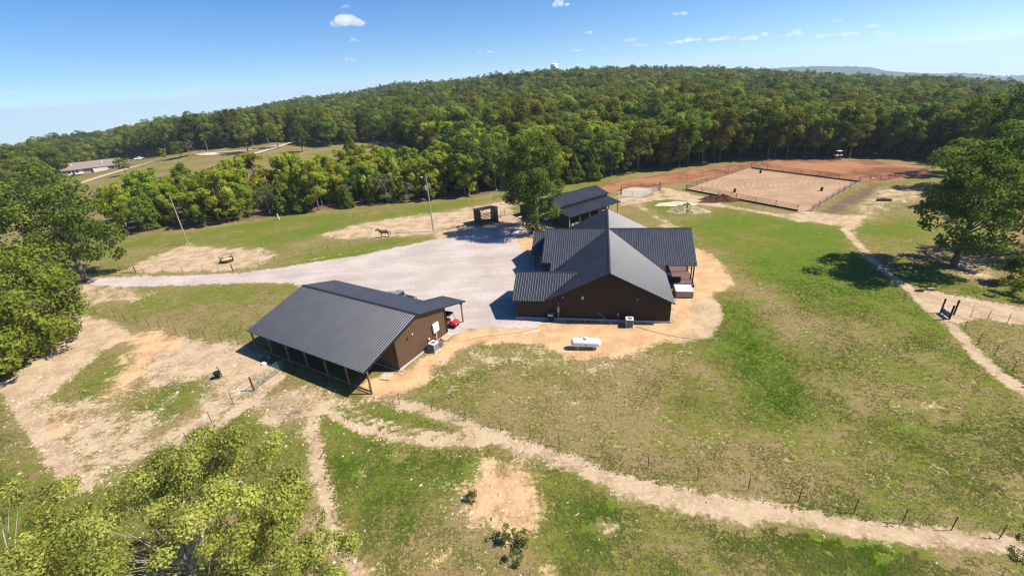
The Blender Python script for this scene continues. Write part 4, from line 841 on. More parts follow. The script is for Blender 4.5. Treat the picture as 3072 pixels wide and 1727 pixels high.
for p, nm in (((2281, 520), 'dark barrel at the wooded end of the sand arena'), ((2203.5, 577), 'dark barrel in the sand arena near the house side rail'), ((2464, 573), 'dark barrel in the sand arena near the earth bank')):
    g = S3(*p); t = thing('barrel', nm, 'barrel', (g[0], g[1], .03)); MB().lathe([(.27, 0), (.29, .03), (.29, .28), (.305, .30), (.29, .32), (.29, .58), (.305, .60), (.29, .62), (.29, .86), (.27, .89)], 16).build('drum', M_mulch, t, True)
    MB().lathe([(.30, .87), (.30, .91), (.27, .91)], 16).build('rim', M_black, t)
# white stand by the arena corner
t = thing('mounting_block', 'small white stand at the corner of both arenas', 'stand', (*S3(2617, 545), 0)); MB().box((0, 0, .9), (.6, .25, .1)).build('board', M_white, t)
for s in (-.2, .2): MB().box((s, 0, .43), (.06, .06, .86)).build('leg', M_stone, t)
# round pen
rc = [S3(1750 + x / 2.3354, 400 + y / 2.3354) for x, y in ((268, 440), (345, 447), (430, 450), (535, 405), (485, 385), (405, 378), (320, 380), (262, 400))]
rail_fence('round_pen', 'low round pen of thin panels on pale sand behind the house', rc + [rc[0]], 1.55, 6, 4.0, M_pipe, None, .02, .035)
sheet('pen_sand', [(p[0], p[1]) for p in rc], .02, loose('pale_sand', ((.42, .34, .265), (.47, .385, .30))), .3, 1.0)
g = S3(1750 + 535 / 2.3354, 400 + 402 / 2.3354); t = thing('pen_post', 'thick dark post with pale footing at the round pen', 'post', (*g, 0)); MB().tube([(0, 0, .3), (0, 0, 2.4)], .13, 8).build('shaft', M_dwood, t); MB().box((0, 0, .18), (.6, .6, .36)).build('footing', M_conc, t)
z3p = lambda x, y: S3(1350 + x / 3.957, 500 + y / 3.957)
rail_fence('panel_pen', 'green square pen of pipe panels on grass behind the shelter', [z3p(525, 392), z3p(648, 385), z3p(735, 400), z3p(740, 350), z3p(590, 345), z3p(525, 392)], 1.6, 5, 3.0, M_green, None, .02, .03)
rail_fence('paddock_panel', 'rail panel between the open shelter and the horse barn', [z3p(605, 610), z3p(650, 585), z3p(760, 560)], 1.7, 5, 3.0, M_pipe, None, .02, .045)
# hay ring
g = zf6(1930, 300); t = thing('hay_ring', 'round metal hay feeder full of hay on bare ground', 'feeder', (*g, 0))
MB().lathe([(1.0, .0), (1.0, .55), (.7, .72), (.2, .78), (0, .78)], 20).build('hay', M_tan, t, True)
q = MB()
for z_ in (.05, .6, 1.25): q.tube([(1.18 * math.cos(a), 1.18 * math.sin(a), z_) for a in np.linspace(0, 2 * math.pi, 25)], .035, 6)
q.build('hoop', M_post, t)
q = MB(); n = 24; q.add([(1.19 * math.cos(2 * math.pi * k / n), 1.19 * math.sin(2 * math.pi * k / n), z_) for z_ in (.06, .58) for k in range(n)], [(k, (k + 1) % n, n + (k + 1) % n, n + k) for k in range(n)]); q.build('skirt', M_post, t)
for a in np.linspace(0, 2 * math.pi, 13)[:-1]: MB().tube([(1.18 * math.cos(a), 1.18 * math.sin(a), .55), (1.18 * math.cos(a), 1.18 * math.sin(a), 1.25)], .025, 5).build('bar', M_post, t)
# bucket and stake in the paddock; stone by gate; bird-white rock; wheelbarrow
g = S3(656, 1133); t = thing('feed_tub', 'black flared feed tub standing in the dirt paddock', 'tub', (*g, 0)); MB().lathe([(.20, 0), (.24, .35), (.36, .62), (.40, .80), (.36, .80), (.30, .6)], 14).build('tub', M_black, t, True); MB().lathe([(.41, .77), (.41, .82), (.36, .82)], 14).build('rim', M_black, t)
g = S3(666, 1128); o = MB().tube([(0, 0, 0), (.02, 0, .5), (-.05, .05, 1.35)], [.07, .06, .05], 7).build('stake', M_dwood); o.location = (*g, 0); o.rotation_euler = (0, -.12, 0); tag(o, 'leaning dark stake beside the black feed tub', 'stake')
def rock(name, loc, s, m, label, seed):
    bm = bmesh.new(); bmesh.ops.create_icosphere(bm, subdivisions=2, radius=1); rr = random.Random(seed)
    for v in bm.verts: v.co *= rr.uniform(.8, 1.15); v.co.x *= s[0]; v.co.y *= s[1]; v.co.z *= s[2]
    me_ = bpy.data.meshes.new(name); bm.to_mesh(me_); bm.free(); o = obj(name, me_, m); o.location = (*loc, s[2] * .45); tag(o, label, 'rock'); return o
rock('rock', S3(793, 1092), (.42, .25, .2), M_white, 'white stone at the edge of the lean-to shadow', 3)
rock('rock', S3(720, 1448), (.22, .18, .14), M_white, 'lone white stone on green turf by the leafy tree', 4)
g = z3p(835, 625); t = thing('wheelbarrow', 'wheelbarrow with white tray beside the shade tree', 'wheelbarrow', (*g, 0), .3)
q = MB(); P = [(-.5, -.32, .62), (.5, -.28, .62), (.5, .28, .62), (-.5, .32, .62)]; Q = [(-.3, -.2, .34), (.3, -.18, .34), (.3, .18, .34), (-.3, .2, .34)]; q.add(P + Q, [(0, 1, 5, 4), (1, 2, 6, 5), (2, 3, 7, 6), (3, 0, 4, 7), (7, 6, 5, 4)]); q.build('tray', M_white, t)
wheel(t, (.75, 0, .2), .2, .1)
for s in (-1, 1): MB().tube([(.75, s * .08, .2), (.2, s * .2, .34), (-1.0, s * .3, .62)], .025, 6).build('handle', M_wood, t); MB().tube([(-.35, s * .22, .36), (-.4, s * .24, 0)], .025, 6).build('leg', M_black, t)

# ------------------------------------------------------------------ horse
def skin(name, verts, edges, radii, root, m, parent, lv=2):
    me_ = bpy.data.meshes.new(name); me_.from_pydata(verts, edges, []); o = obj(name, me_, m, parent)
    md = o.modifiers.new('skin', 'SKIN'); o.modifiers.new('sub', 'SUBSURF').levels = lv; o.modifiers['sub'].render_levels = lv; md.use_smooth_shade = True
    for i, r_ in enumerate(radii):
        sv_ = me_.skin_vertices[0].data[i]; sv_.radius = r_ if isinstance(r_, tuple) else (r_, r_); sv_.use_root = (i == root)
    return o
hg = S3(1157, 711); horse = thing('horse', 'brown horse standing on bare ground beyond the drive', 'horse', (*hg, 0), math.radians(187)); horse.scale = (1.12, 1.12, 1.12)
V_ = [(0, 0, 1.12), (.45, 0, 1.15), (.75, 0, 1.22), (-.45, 0, 1.15), (-.70, 0, 1.20), (1.05, 0, 1.50), (1.28, 0, 1.72), (1.50, 0, 1.62), (1.78, 0, 1.40),
      (.62, .17, .95), (.64, .17, .52), (.62, .17, .12), (.66, .17, .03), (.62, -.17, .95), (.74, -.17, .52), (.70, -.17, .12), (.74, -.17, .03),
      (-.62, .18, .98), (-.50, .18, .78), (-.76, .18, .48), (-.72, .18, .12), (-.68, .18, .03), (-.62, -.18, .98), (-.46, -.18, .76), (-.68, -.18, .48), (-.64, -.18, .12), (-.60, -.18, .03)]
E_ = [(0, 1), (1, 2), (0, 3), (3, 4), (2, 5), (5, 6), (6, 7), (7, 8), (2, 9), (9, 10), (10, 11), (11, 12), (2, 13), (13, 14), (14, 15), (15, 16), (4, 17), (17, 18), (18, 19), (19, 20), (20, 21), (4, 22), (22, 23), (23, 24), (24, 25), (25, 26)]
R_ = [(.34, .38), (.35, .39), (.31, .37), (.33, .36), (.31, .34), (.18, .28), (.14, .20), (.14, .17), (.10, .10), .17, .085, .06, .075, .17, .085, .06, .075, .21, .15, .08, .06, .075, .21, .15, .08, .06, .075]
skin('body', V_, E_, R_, 0, M_horse, horse)
for s in (-1, 1): MB().tube([(1.22, s * .07, 1.80), (1.24, s * .09, 1.97)], [.045, .01], 6).build('ear', M_horse, horse)
q = MB(); q.prism([(.72, -.03, 1.48), (1.0, -.03, 1.74), (1.24, -.03, 1.88), (1.2, -.03, 1.62), (.95, -.03, 1.40)], (0, .06, 0)); q.build('mane', M_mane, horse)
MB().tube([(-.90, 0, 1.28), (-1.05, 0, 1.1), (-1.05, 0, .7), (-1.0, 0, .45)], [.05, .075, .07, .02], 8).build('tail', M_mane, horse, True)

# ------------------------------------------------------------------ poles, far house, tower
def pole(label, base, h, r=.14, extras=None, m=M_pole):
    t = thing('utility_pole', label, 'pole', base if len(base) == 3 else (*base, 0)); MB().tube([(0, 0, -.3), (0, 0, h)], [r, r * .7], 10).build('shaft', m, t, True)
    if extras: extras(t)
    return t
def ex(t):
    MB().lathe([(0, 9.2), (.24, 9.25), (.26, 9.5), (.26, 10.2), (.2, 10.3), (0, 10.3)], 12, (-.42, 0, 0)).build('transformer', M_grey, t, True)
    MB().box((-.2, 0, 9.6), (.25, .08, .08)).build('bracket', M_grey, t); MB().tube([(0, 0, 11.9), (-.5, 0, 12.1), (-.9, 0, 12.1)], .035, 6).build('lamp_arm', M_grey, t); MB().lathe([(.14, 0), (.18, .12), (.05, .25)], 10, (-.95, 0, 11.95)).build('lamp', M_offw, t)
    MB().tube([(0, 0, 11.0), (.9, 1.2, 7.0), (1.6, 2.2, 3.0)], .012, 4).build('guy_wire', M_grey, t)
pole('tall pale utility pole with transformer beside the open shelter', S3(1301, 694), 12.5, .15, ex)
pole('bare utility pole standing in grass before the tree belt', S3(565, 733), 11.2, .13)
o = S3(838, 658); t = thing('survey_marker', 'short white post at the edge of the tree belt', 'post', (*o, 0)); MB().tube([(0, 0, 0), (-.25, 0, 1.5)], .11, 8).build('shaft', M_white, t); MB().box((.5, 0, 1.2), (1.2, .05, .05)).build('crossbar', M_grey, t)
for px_, nm, h_ in (((199, 432), 'pole with box beside the low brick farmhouse', 12), ((209, 428), 'shorter pole beside the low brick farmhouse', 10)):
    q = GT(px_[0] - 26, px_[1] + 10); pole(nm, q, h_, .2)
q = GT(533, 408); pole('thin pole in the far field by the white gravel pad', q, 11, .12)
fh = GT(240, 432); fa = math.radians(28)
FH = thing('farmhouse', 'low tan brick farmhouse with brown shingle roof beyond the field', 'house', fh, fa); FH.scale = (1.05,) * 3
q = MB(); q.box((0, 0, 1.5), (26, 10, 3.0)); q.prism([(12.95, -5, 3.0), (12.95, 5, 3.0), (12.95, 0, 5.9)], (.05, 0, 0)); q.build('walls', M_brick, FH)
q = MB(); kf = 3.1 / 5.6
for s in (-1, 1): q.prism([(-13.6, s * 5.7, 2.75), (13.6, s * 5.7, 2.75), (13.6, 0, 5.95), (-13.6, 0, 5.95)], (0, 0, .2))
q.build('roof', M_shingle, FH)
for x in (-8.5, 5): MB().tube([(x, -2, 4.9), (x, -2, 5.6)], .3, 8).build('roof_vent', M_white, FH)
MB().box((-7.5, -5.08, 1.5), (7.0, .1, 2.6)).build('porch_wall', M_white, FH); MB().box((4.0, -5.6, 1.2), (6.5, 1.0, 2.3)).build('bay', M_offw, FH)
for x in (-10, -6.5, 0.2, 9.5): w_ = MB().box((x, -5.16, 1.7), (1.5, .06, 1.2)).build('window', M_offw, FH); MB().box((x, -5.2, 1.7), (1.3, .05, 1.0)).build('pane', M_glass, w_)
MB().box((-8.2, -5.16, 1.15), (1.0, .06, 2.1)).build('door', M_dwood, FH)
w_ = MB().box((13.06, 0, 1.6), (.06, 2.2, 1.3)).build('window', M_offw, FH); MB().box((13.1, 0, 1.6), (.04, 1.9, 1.05)).build('pane', M_glass, w_)
q = GT(322, 407); pickup('silver pickup truck parked near the low brick farmhouse', q, fa + .2, M_silver, 1.0, q[2] + .1)
q = GT(352, 402); pickup('white truck parked along the far field road', q, fa + .1, M_white, 1.0, q[2] + .1)
# second roof in the woods
d = ray(1424, 266); rr = 330.0 / math.hypot(d[0], d[1]); q = (d[0] * rr, d[1] * rr); zt = CAM_H + d[2] * rr
RH = thing('wooded_house', 'grey roofed house almost hidden by forest trees', 'house', (q[0], q[1], float(Z(*q))), .4); hz = zt - float(Z(*q)) + 1.5
m_ = MB(); m_.box((0, 0, hz / 2 - 1.4), (14, 10, hz - 2.8)); m_.build('walls', M_brick, RH); m_ = MB()
for s in (-1, 1): m_.prism([(-7.5, s * 5.8, hz - 3.0), (7.5, s * 5.8, hz - 3.0), (7.5, 0, hz), (-7.5, 0, hz)], (0, 0, .2))
m_.build('roof', M_grey, RH)
for x in (-4, 0, 4): MB().box((x, -5.05, hz - 4.4), (1.4, .06, 1.3)).build('window', M_glass, RH)
# water tower on the ridge
d = ray(1394, 159.5); rr = 985.0 / math.hypot(d[0], d[1]); q = (d[0] * rr, d[1] * rr); ztop = CAM_H + d[2] * rr; zg = float(Z(*q))
WT = thing('water_tower', 'white water tower standing above the forest ridge', 'water tower', (q[0], q[1], zg)); hh = ztop - zg
MB().lathe([(7.2, hh - 11.5), (7.4, hh - 10), (7.4, hh - 2.4), (6.5, hh - 1.2), (3.5, hh - .3), (0, hh)], 28).build('tank', M_white, WT, True)
MB().lathe([(3.6, -4), (3.6, hh - 17), (4.2, hh - 15), (7.2, hh - 11.5)], 28).build('stem', M_white, WT, True); MB().lathe([(7.5, hh - 10.2), (7.7, hh - 10.1), (7.7, hh - 9.7), (7.5, hh - 9.6)], 28).build('catwalk', M_grey, WT)
d = ray(1287, 168); rr = 985.0 / math.hypot(d[0], d[1]); q = (d[0] * rr, d[1] * rr); t = thing('radio_mast', 'thin radio mast on the forest ridge', 'mast', (q[0], q[1], float(Z(*q)))); hm = CAM_H + d[2] * rr - float(Z(*q)); MB().tube([(0, 0, 0), (0, 0, hm)], [.35, .2], 6).build('lattice_shaft', M_grey, t); MB().box((0, 0, hm - 3), (1.2, 1.2, 1.5)).build('antenna', M_grey, t)
# white gravel pad and pile in the far field
gpile = GT(526, 388)
def mound(name, loc, rx, ry, h, m, label, cat, seed, n=26):
    rr = random.Random(seed); ph = [rr.uniform(0, 6.28) for _ in range(8)]; vs_ = []; fs = []
    rings = 9
    for i in range(rings + 1):
        r_ = i / rings
        for k in range(n):
            a = 2 * math.pi * k / n; e = 1 + .18 * math.sin(2 * a + ph[0]) + .12 * math.sin(3 * a + ph[1]) + .08 * math.sin(7 * a + ph[2])
            z_ = h * (1 - r_) ** 1.15 * (1 + .25 * math.sin(5 * a + ph[3]) * r_ + .15 * math.sin(9 * a + r_ * 8 + ph[4])) + rr.uniform(-.06, .06) * h * (r_ < .95) - .03
            vs_.append((rx * r_ * e * math.cos(a), ry * r_ * e * math.sin(a), z_))
    for i in range(rings):
        for k in range(n): k2 = (k + 1) % n; fs.append((i * n + k, i * n + k2, (i + 1) * n + k2, (i + 1) * n + k))
    me_ = bpy.data.meshes.new(name); me_.from_pydata(vs_, [], fs); o = obj(name, me_, m); o.location = loc if len(loc) == 3 else (*loc, 0); tag(o, label, cat); return o
mound('gravel_heap', gpile, 8, 3.4, 1.2, M_stone, 'pale gravel heap beside the far field road', 'gravel heap', 5)
g = S3(2060, 632); mound('soil_heap', g, 4.2, 3.2, 1.7, M_pile, 'grassy soil heap between the house and sand arena', 'heap', 11)
g = S3(2030, 612); mound('soil_heap', g, 5.0, 2.6, .35, M_stone, 'low pale spoil patch beside the grassy heap', 'heap', 12)
g = S3(2165, 602); mound('mulch_heap', g, 4.6, 2.2, 1.5, M_mulch, 'dark red brown mulch heap by the arena rail', 'heap', 13)
g = S3(2130, 596); mound('mulch_heap', g, 2.6, 1.4, .8, M_mulch, 'smaller dark mulch heap next to the large one', 'heap', 14)
g = S3(2652, 603); t = thing('brush_ring', 'dark hollow log on a pale bare patch below the arena bank', 'log', (*g, 0), -.25); MB().tube([(-1.4, 0, .25), (0, .1, .3), (1.4, 0, .22)], [.3, .34, .25], 9).build('trunk', M_dwood, t)

# ------------------------------------------------------------------ trees
def leaf_mesh(name, pos, nrm, size, lv, m, rng, asp=.7):
    n = len(pos); rnd = rng.normal(size=(n, 3)); t1 = np.cross(nrm, rnd); t1 /= np.linalg.norm(t1, axis=1)[:, None] + 1e-9; t2 = np.cross(nrm, t1)
    a = t1 * (size * .5)[:, None]; b = t2 * (size * .5 * asp)[:, None]; bend = nrm * (size * .16)[:, None]
    v = np.stack([pos - a, pos - b + bend, pos + a, pos + b + bend], 1).reshape(-1, 3)
    me_ = bpy.data.meshes.new(name); me_.vertices.add(4 * n); me_.vertices.foreach_set('co', v.ravel())
    me_.loops.add(4 * n); me_.loops.foreach_set('vertex_index', np.arange(4 * n)); me_.polygons.add(n); me_.polygons.foreach_set('loop_start', np.arange(n) * 4); me_.update()
    at = me_.attributes.new('lv', 'FLOAT', 'FACE'); at.data.foreach_set('value', np.clip(lv, 0, 1).astype(np.float32)); me_.materials.append(m); return me_
def unit(a): return a / (np.linalg.norm(a, axis=1)[:, None] + 1e-9)
def make_tree(seed, H, Rx, base, ncl, nleaf, leaf, kind, m, bark=M_bark, rt=None, limbs=9, crs=.30, fill=.0):
    rng = np.random.default_rng(seed); hz = (H - base) / 2; zc = base + hz
    if kind == 'cone':
        z = base + (H - base) * rng.random(nleaf) ** 1.25; an = rng.random(nleaf) * 2 * np.pi; f_ = (z - base) / (H - base)
        lob = 1 + .16 * np.sin(3 * an + seed + f_ * 5) + .12 * np.sin(7 * an + f_ * 13) + .10 * np.sin(f_ * 26 + an * 2)
        r_ = Rx * (1 - f_ ** 1.7) * (.55 + .45 * np.minimum(1, (f_ + .12) / .25)) * lob * np.sqrt(.55 + .45 * rng.random(nleaf))
        pos = np.stack([r_ * np.cos(an), r_ * np.sin(an), z], 1); d = np.stack([np.cos(an), np.sin(an), .35 + .4 * f_], 1); nr = unit(unit(d) + rng.normal(size=(nleaf, 3)) * .45)
        lv = .45 + .3 * rng.normal(size=nleaf) * .7 + .25 * np.sin(an * 5 + z * 1.6); cen = pos[:20]
    else:
        d0 = unit(rng.normal(size=(ncl, 3)) * [1, 1, .9] + [0, 0, .12]); d0 = d0 / (np.abs(d0) ** 2.7).sum(1)[:, None] ** (1 / 2.7); fr = .35 + .60 * rng.random(ncl) ** .6
        cen = d0 * fr[:, None] * [Rx, Rx, hz] + [0, 0, zc]
        if kind == 'oak': cen[:, 2] += hz * .06 * np.sin(cen[:, 0] * .9 + seed)
        rc = crs * min(Rx, hz * 1.15) * (.7 + .6 * rng.random(ncl)); w = rc ** 2; k = rng.choice(ncl, nleaf, p=w / w.sum())
        out = unit(cen - [0, 0, zc - hz * .35]); d = unit(rng.normal(size=(nleaf, 3)) + out[k] * .75)
        pos = cen[k] + d * (rc[k] * (.55 + .5 * rng.random(nleaf)))[:, None] * [1, 1, .78]
        nr = unit(d * .9 + rng.normal(size=(nleaf, 3)) * .5 + [0, 0, .25]); cl = rng.normal(size=ncl) * .18
        lv = .48 + cl[k] + .17 * rng.normal(size=nleaf)
    sz = leaf * (.65 + .7 * rng.random(len(pos)))
    cm = leaf_mesh('crown', pos, nr, sz, lv, m, rng)
    rt = rt or H * .018; tb = MB(); jx, jy = rng.normal(size=2) * .03 * H
    top = Vector((jx, jy, base + (H - base) * .72)); mid_ = Vector((jx * .2, jy * .2, base * .8 + .4))
    tb.tube([(0, 0, -.3), (0, 0, .25), mid_, mid_.lerp(top, .5), top], [rt * 1.5, rt * 1.15, rt * .9, rt * .55, rt * .12], 9)
    idx = rng.choice(len(cen), min(limbs, len(cen)), replace=False)
    for i in idx:
        c = Vector(cen[i]); f_ = min(.95, max(0, (c.z - base) / (H - base) * .75)); s0 = mid_.lerp(top, f_ * .8); s0.z = min(s0.z, c.z - .1)
        m1 = s0.lerp(c, .5) + Vector((0, 0, .06 * (c - s0).length)); lr = rt * min(1, (10 / limbs) ** .6); tb.tube([s0, m1, c], [lr * .42, lr * .25, lr * .06], 6, False)
    return cm, tb.mesh('trunk', True), bark
def put_tree(name, tm, label, cat, loc, rz=0, s=1.0, group=None, sz=None):
    t = thing(name, label, cat, loc if len(loc) == 3 else (*loc, 0), rz, group); t.scale = (s, s, sz or s)
    obj('trunk', tm[1], tm[2], t); obj('crown', tm[0], None, t); return t
PROTO = [make_tree(21, 16, 5.0, 4.0, 42, 4600, .50, 'oak', L_oak), make_tree(22, 18, 5.6, 4.5, 46, 5000, .52, 'oak', L_oak), make_tree(23, 17, 5.0, 4.0, 40, 4600, .50, 'oak', L_dark),
         make_tree(24, 20, 4.4, 5.0, 46, 5200, .50, 'oak', L_oak, M_bark, .2), make_tree(25, 11, 3.1, 1.6, 34, 3800, .38, 'oak', L_lime, M_pbark, .12), make_tree(26, 9, 3.1, .3, 1, 4600, .40, 'cone', L_cedar),
         make_tree(27, 9, 2.7, 2.0, 26, 2200, .36, 'oak', L_brown, M_pbark, .12), make_tree(28, 9.5, 2.9, 1.5, 28, 2600, .34, 'oak', L_pale, M_pbark, .12), make_tree(29, 15, 6.0, 3.2, 48, 5000, .55, 'oak', L_dark),
         make_tree(30, 12, 3.0, .8, 34, 4200, .40, 'oak', L_lime), make_tree(31, 10.5, 2.7, .4, 1, 4600, .40, 'cone', L_cedar)]
PH = [16, 18, 17, 20, 11, 9, 9, 9.5, 15, 12, 10.5]
# --- where woods stand
FARE = [(-500, 650), (-250, 575), (0, 540), (60, 520), (100, 500), (150, 462), (175, 440), (300, 402), (430, 388), (620, 372), (720, 357), (830, 372), (900, 360), (985, 358)]
EDGE = [(1150, 500), (1290, 482), (1430, 466), (1560, 441), (1700, 426), (1890, 405), (2090, 391), (2200, 376), (2330, 372), (2450, 388), (2576, 402), (2900, 450)]
BELT_F = [(300, 594), (450, 577), (600, 561), (740, 539), (870, 524), (1000, 514), (1150, 500)]
fe = [GT(*p)[:2] for p in FARE]; ed = [G(*p) for p in EDGE]; bf = [G(*p) for p in BELT_F]
bb_back = []
for i, p in enumerate(bf):
    v = np.array(p); dep = [24, 30, 34, 34, 34, 36, 40][i]; bb_back.append(tuple(v + v / np.linalg.norm(v) * dep))
OPEN = fe + [tuple(np.array(fe[-1]) * .93), bb_back[-1]] + [bf[-1]] + ed[1:] + [(260, 60), (200, -40), (-300, -40), (-420, 120)]
BELT = bf + bb_back[::-1]
pts = []
def jitter_grid(r_lo, r_hi, sp):
    n = int(r_hi / sp) + 1; xs = np.arange(-n, n + 1) * sp; ys = np.arange(0, n + 1) * sp
    X, Y = np.meshgrid(xs, ys); X = X + NR.uniform(-.42, .42, X.shape) * sp; Y = Y + NR.uniform(-.42, .42, Y.shape) * sp
    r_ = np.hypot(X, Y); az = np.arctan2(X, Y); k = (r_ >= r_lo) & (r_ < r_hi) & (az > -.98) & (az < .98)
    return X[k], Y[k]
for lo, hi, sp in ((60, 260, 4.4), (260, 480, 6.4), (480, 1130, 9.0)):
    X, Y = jitter_grid(lo, hi, sp); so = sdist(OPEN, X, Y); sb_ = sdist(BELT, X, Y); k = (so < -.5) | (sb_ > .5)
    for x, y, o_, b_ in zip(X[k], Y[k], so[k], sb_[k]): pts.append((x, y, o_, b_))
ws = np.array([Vector((RH.location.x, RH.location.y)).to_tuple()])
trees = []
for (x, y, o_, b_) in pts:
    r_ = math.hypot(x, y); az = math.atan2(x, y); u = R.random(); edge = -o_
    if abs(x - RH.location.x) < 10 and -26 < y - RH.location.y < 8: continue
    if b_ > 0:
        front = ldist(bf, np.array([x]), np.array([y]))[0] < 8
        if front: k = 5 if u < .20 else 10 if u < .32 else 9 if u < .60 else 4 if u < .80 else 6 if u < .86 else 7 if u < .93 else 0
        else: k = 4 if u < .36 else 9 if u < .62 else 7 if u < .74 else 5 if u < .84 else 6 if u < .89 else 0
        s = R.choice([R.uniform(.5, .8), R.uniform(.8, 1.1), R.uniform(1.0, 1.3)]) * (.62 if k == 0 else 1)
    elif r_ < 210 and az < .36 and edge < 26:
        k = 9 if u < .28 else 4 if u < .52 else 5 if u < .66 else 0 if u < .84 else 7 if u < .90 else 6 if u < .93 else 2; s = R.uniform(.9, 1.4) * (.75 if k in (0, 2) else 1)
    elif az > .36 and edge < 14 and r_ < 260: k = 3 if u < .62 else 1 if u < .85 else 2; s = R.uniform(.68, .98)
    else:
        k = 0 if u < .28 else 1 if u < .50 else 2 if u < .68 else 8 if u < .80 else 3 if u < .93 else 4 if u < .97 else 6; s = R.choice([R.uniform(.6, .85), R.uniform(.8, 1.1), R.uniform(1.0, 1.25)])
        if k in (4, 6): s *= 1.4
        if k == 3 and edge > 15: s *= .9
        if r_ > 480: s *= 1.12
        if az > .45 and r_ < 480: s *= .85
    trees.append([x, y, float(Z(x, y)), k, s, R.uniform(0, 6.283), b_ > 0, PH[k] * s / r_])
trees.sort(key=lambda q: -q[7])
def in_view(q):
    v = np.array([q[0], q[1], q[2] + 6 - CAM_H]); w = v @ fw
    return w > 0 and abs(v @ cr) / w < 1.16 and -(v @ cu) / w < .66
vis = [q for q in trees if in_view(q)]
N_IND = 285
ind = vis[:N_IND]; sel = set(id(q) for q in ind); rest = [q for q in trees if id(q) not in sel]
KN = ['oak_tree', 'oak_tree', 'oak_tree', 'forest_tree', 'young_tree', 'cedar_tree', 'browning_tree', 'pale_tree', 'oak_tree', 'young_tree', 'cedar_tree']
KL = ['round crowned oak', 'broad oak', 'dark oak', 'slim tall oak', 'lime green young tree', 'dense dark cedar', 'browning half bare tree', 'pale grey green tree', 'wide dark oak', 'narrow lime green tree', 'pointed dark cedar']
def zone(q):
    x, y = q[0], q[1]; d = ldist(bf, np.array([x]), np.array([y]))[0] if q[6] else 0
    if q[6]:
        side = 'near the bare utility pole' if x < -62 else 'behind the hay ring' if x < -40 else 'behind the horse' if x < -20 else 'behind the open shelter'
        return ('front row of the tree belt ' if d < 9 else 'back of the tree belt ') + side
    e = -float(sdist(OPEN, np.array([x]), np.array([y]))[0]); row = 'edge of the woods ' if e < 9 else 'second row of woods ' if e < 22 else 'deeper in the woods '
    az = math.atan2(x, y)
    return row + ('behind the far field' if az < -.22 else 'behind the open shelter' if az < .04 else 'behind the shade tree' if az < .16 else 'behind the horse barn' if az < .30 else 'behind the round pen' if az < .42 else 'beside the sand arena' if az < .50 else 'behind the red clay arena' if az < .66 else 'behind the pasture oak')
for q in ind:
    nm = KN[q[3]]; hgt = PH[q[3]] * q[4]; lo_, hi_ = PH[q[3]] * .85, PH[q[3]] * 1.05
    lb = ('small ' if hgt < lo_ else 'large ' if hgt > hi_ else '') + KL[q[3]] + ', ' + zone(q)
    put_tree(nm, PROTO[q[3]], lb, 'tree', (q[0], q[1], q[2] - .1), q[5], q[4] * R.uniform(.95, 1.05), 'trees of ' + zone(q), q[4])
for i, (p, k, s, nm, lb) in enumerate([((625, 384), 2, .95, 'oak_tree', 'dark oak standing alone by the far red dirt patch'), ((762, 383), 2, .8, 'oak_tree', 'dark oak casting a shadow near the top of the far field'), ((888, 405), 5, 1.35, 'cedar_tree', 'rounded cedar standing alone in the far field'), ((455, 397), 8, .6, 'oak_tree', 'low broad oak beside the far field road'),
                                      ((415, 402), 4, .6, 'young_tree', 'small young tree beside the far field road'), ((478, 392), 6, 1.0, 'browning_tree', 'rusty brown tree at the edge of the far woods'), ((318, 440), 0, .55, 'oak_tree', 'small oak in front of the low brick farmhouse'), ((700, 372), 1, .8, 'oak_tree', 'oak at the bend of the far pale road'), ((668, 362), 3, .9, 'forest_tree', 'pale trunked tall tree behind the far red dirt'), ((940, 372), 1, .75, 'oak_tree', 'oak over the shaded corner of the far field')]):
    q = GT(*p); put_tree(nm, PROTO[k], lb, 'tree', q, i * 1.3, s)
# the rest of the woods: one mass
wm = bpy.data.meshes.new('woods'); wm.vertices.add(len(rest)); wm.vertices.foreach_set('co', np.array([[q[0], q[1], q[2] - .2] for q in rest]).ravel())
for nm, ty, dat in (('kind_index', 'INT', [q[3] for q in rest]), ('turn', 'FLOAT', [q[5] for q in rest]), ('size', 'FLOAT', [q[4] for q in rest])):
    a = wm.attributes.new(nm, ty, 'POINT'); a.data.foreach_set('value', dat)
woods = obj('woods', wm); woods['kind'] = 'stuff'; tag(woods, 'endless green woods rolling back to the ridge', 'woods')
ng = bpy.data.node_groups.new('woods_scatter', 'GeometryNodeTree'); ng.interface.new_socket('Geometry', in_out='INPUT', socket_type='NodeSocketGeometry'); ng.interface.new_socket('Geometry', in_out='OUTPUT', socket_type='NodeSocketGeometry')
gi = ng.nodes.new('NodeGroupInput'); go = ng.nodes.new('NodeGroupOutput'); jn = ng.nodes.new('GeometryNodeJoinGeometry')
def attr(nm, ty):
    a = ng.nodes.new('GeometryNodeInputNamedAttribute'); a.data_type = ty; a.inputs[0].default_value = nm; return a.outputs[0]
ai, ar, as_ = attr('kind_index', 'INT'), attr('turn', 'FLOAT'), attr('size', 'FLOAT'); cx = ng.nodes.new('ShaderNodeCombineXYZ'); ng.links.new(ar, cx.inputs[2])
srcs = {}
for o in COL.objects:
    if o.type == 'MESH' and o.parent is not None and o.name.split('.')[0] in ('crown', 'trunk'):
        for k, p in enumerate(PROTO):
            if o.data == p[0]: srcs.setdefault((k, 0), o)
            if o.data == p[1]: srcs.setdefault((k, 1), o)
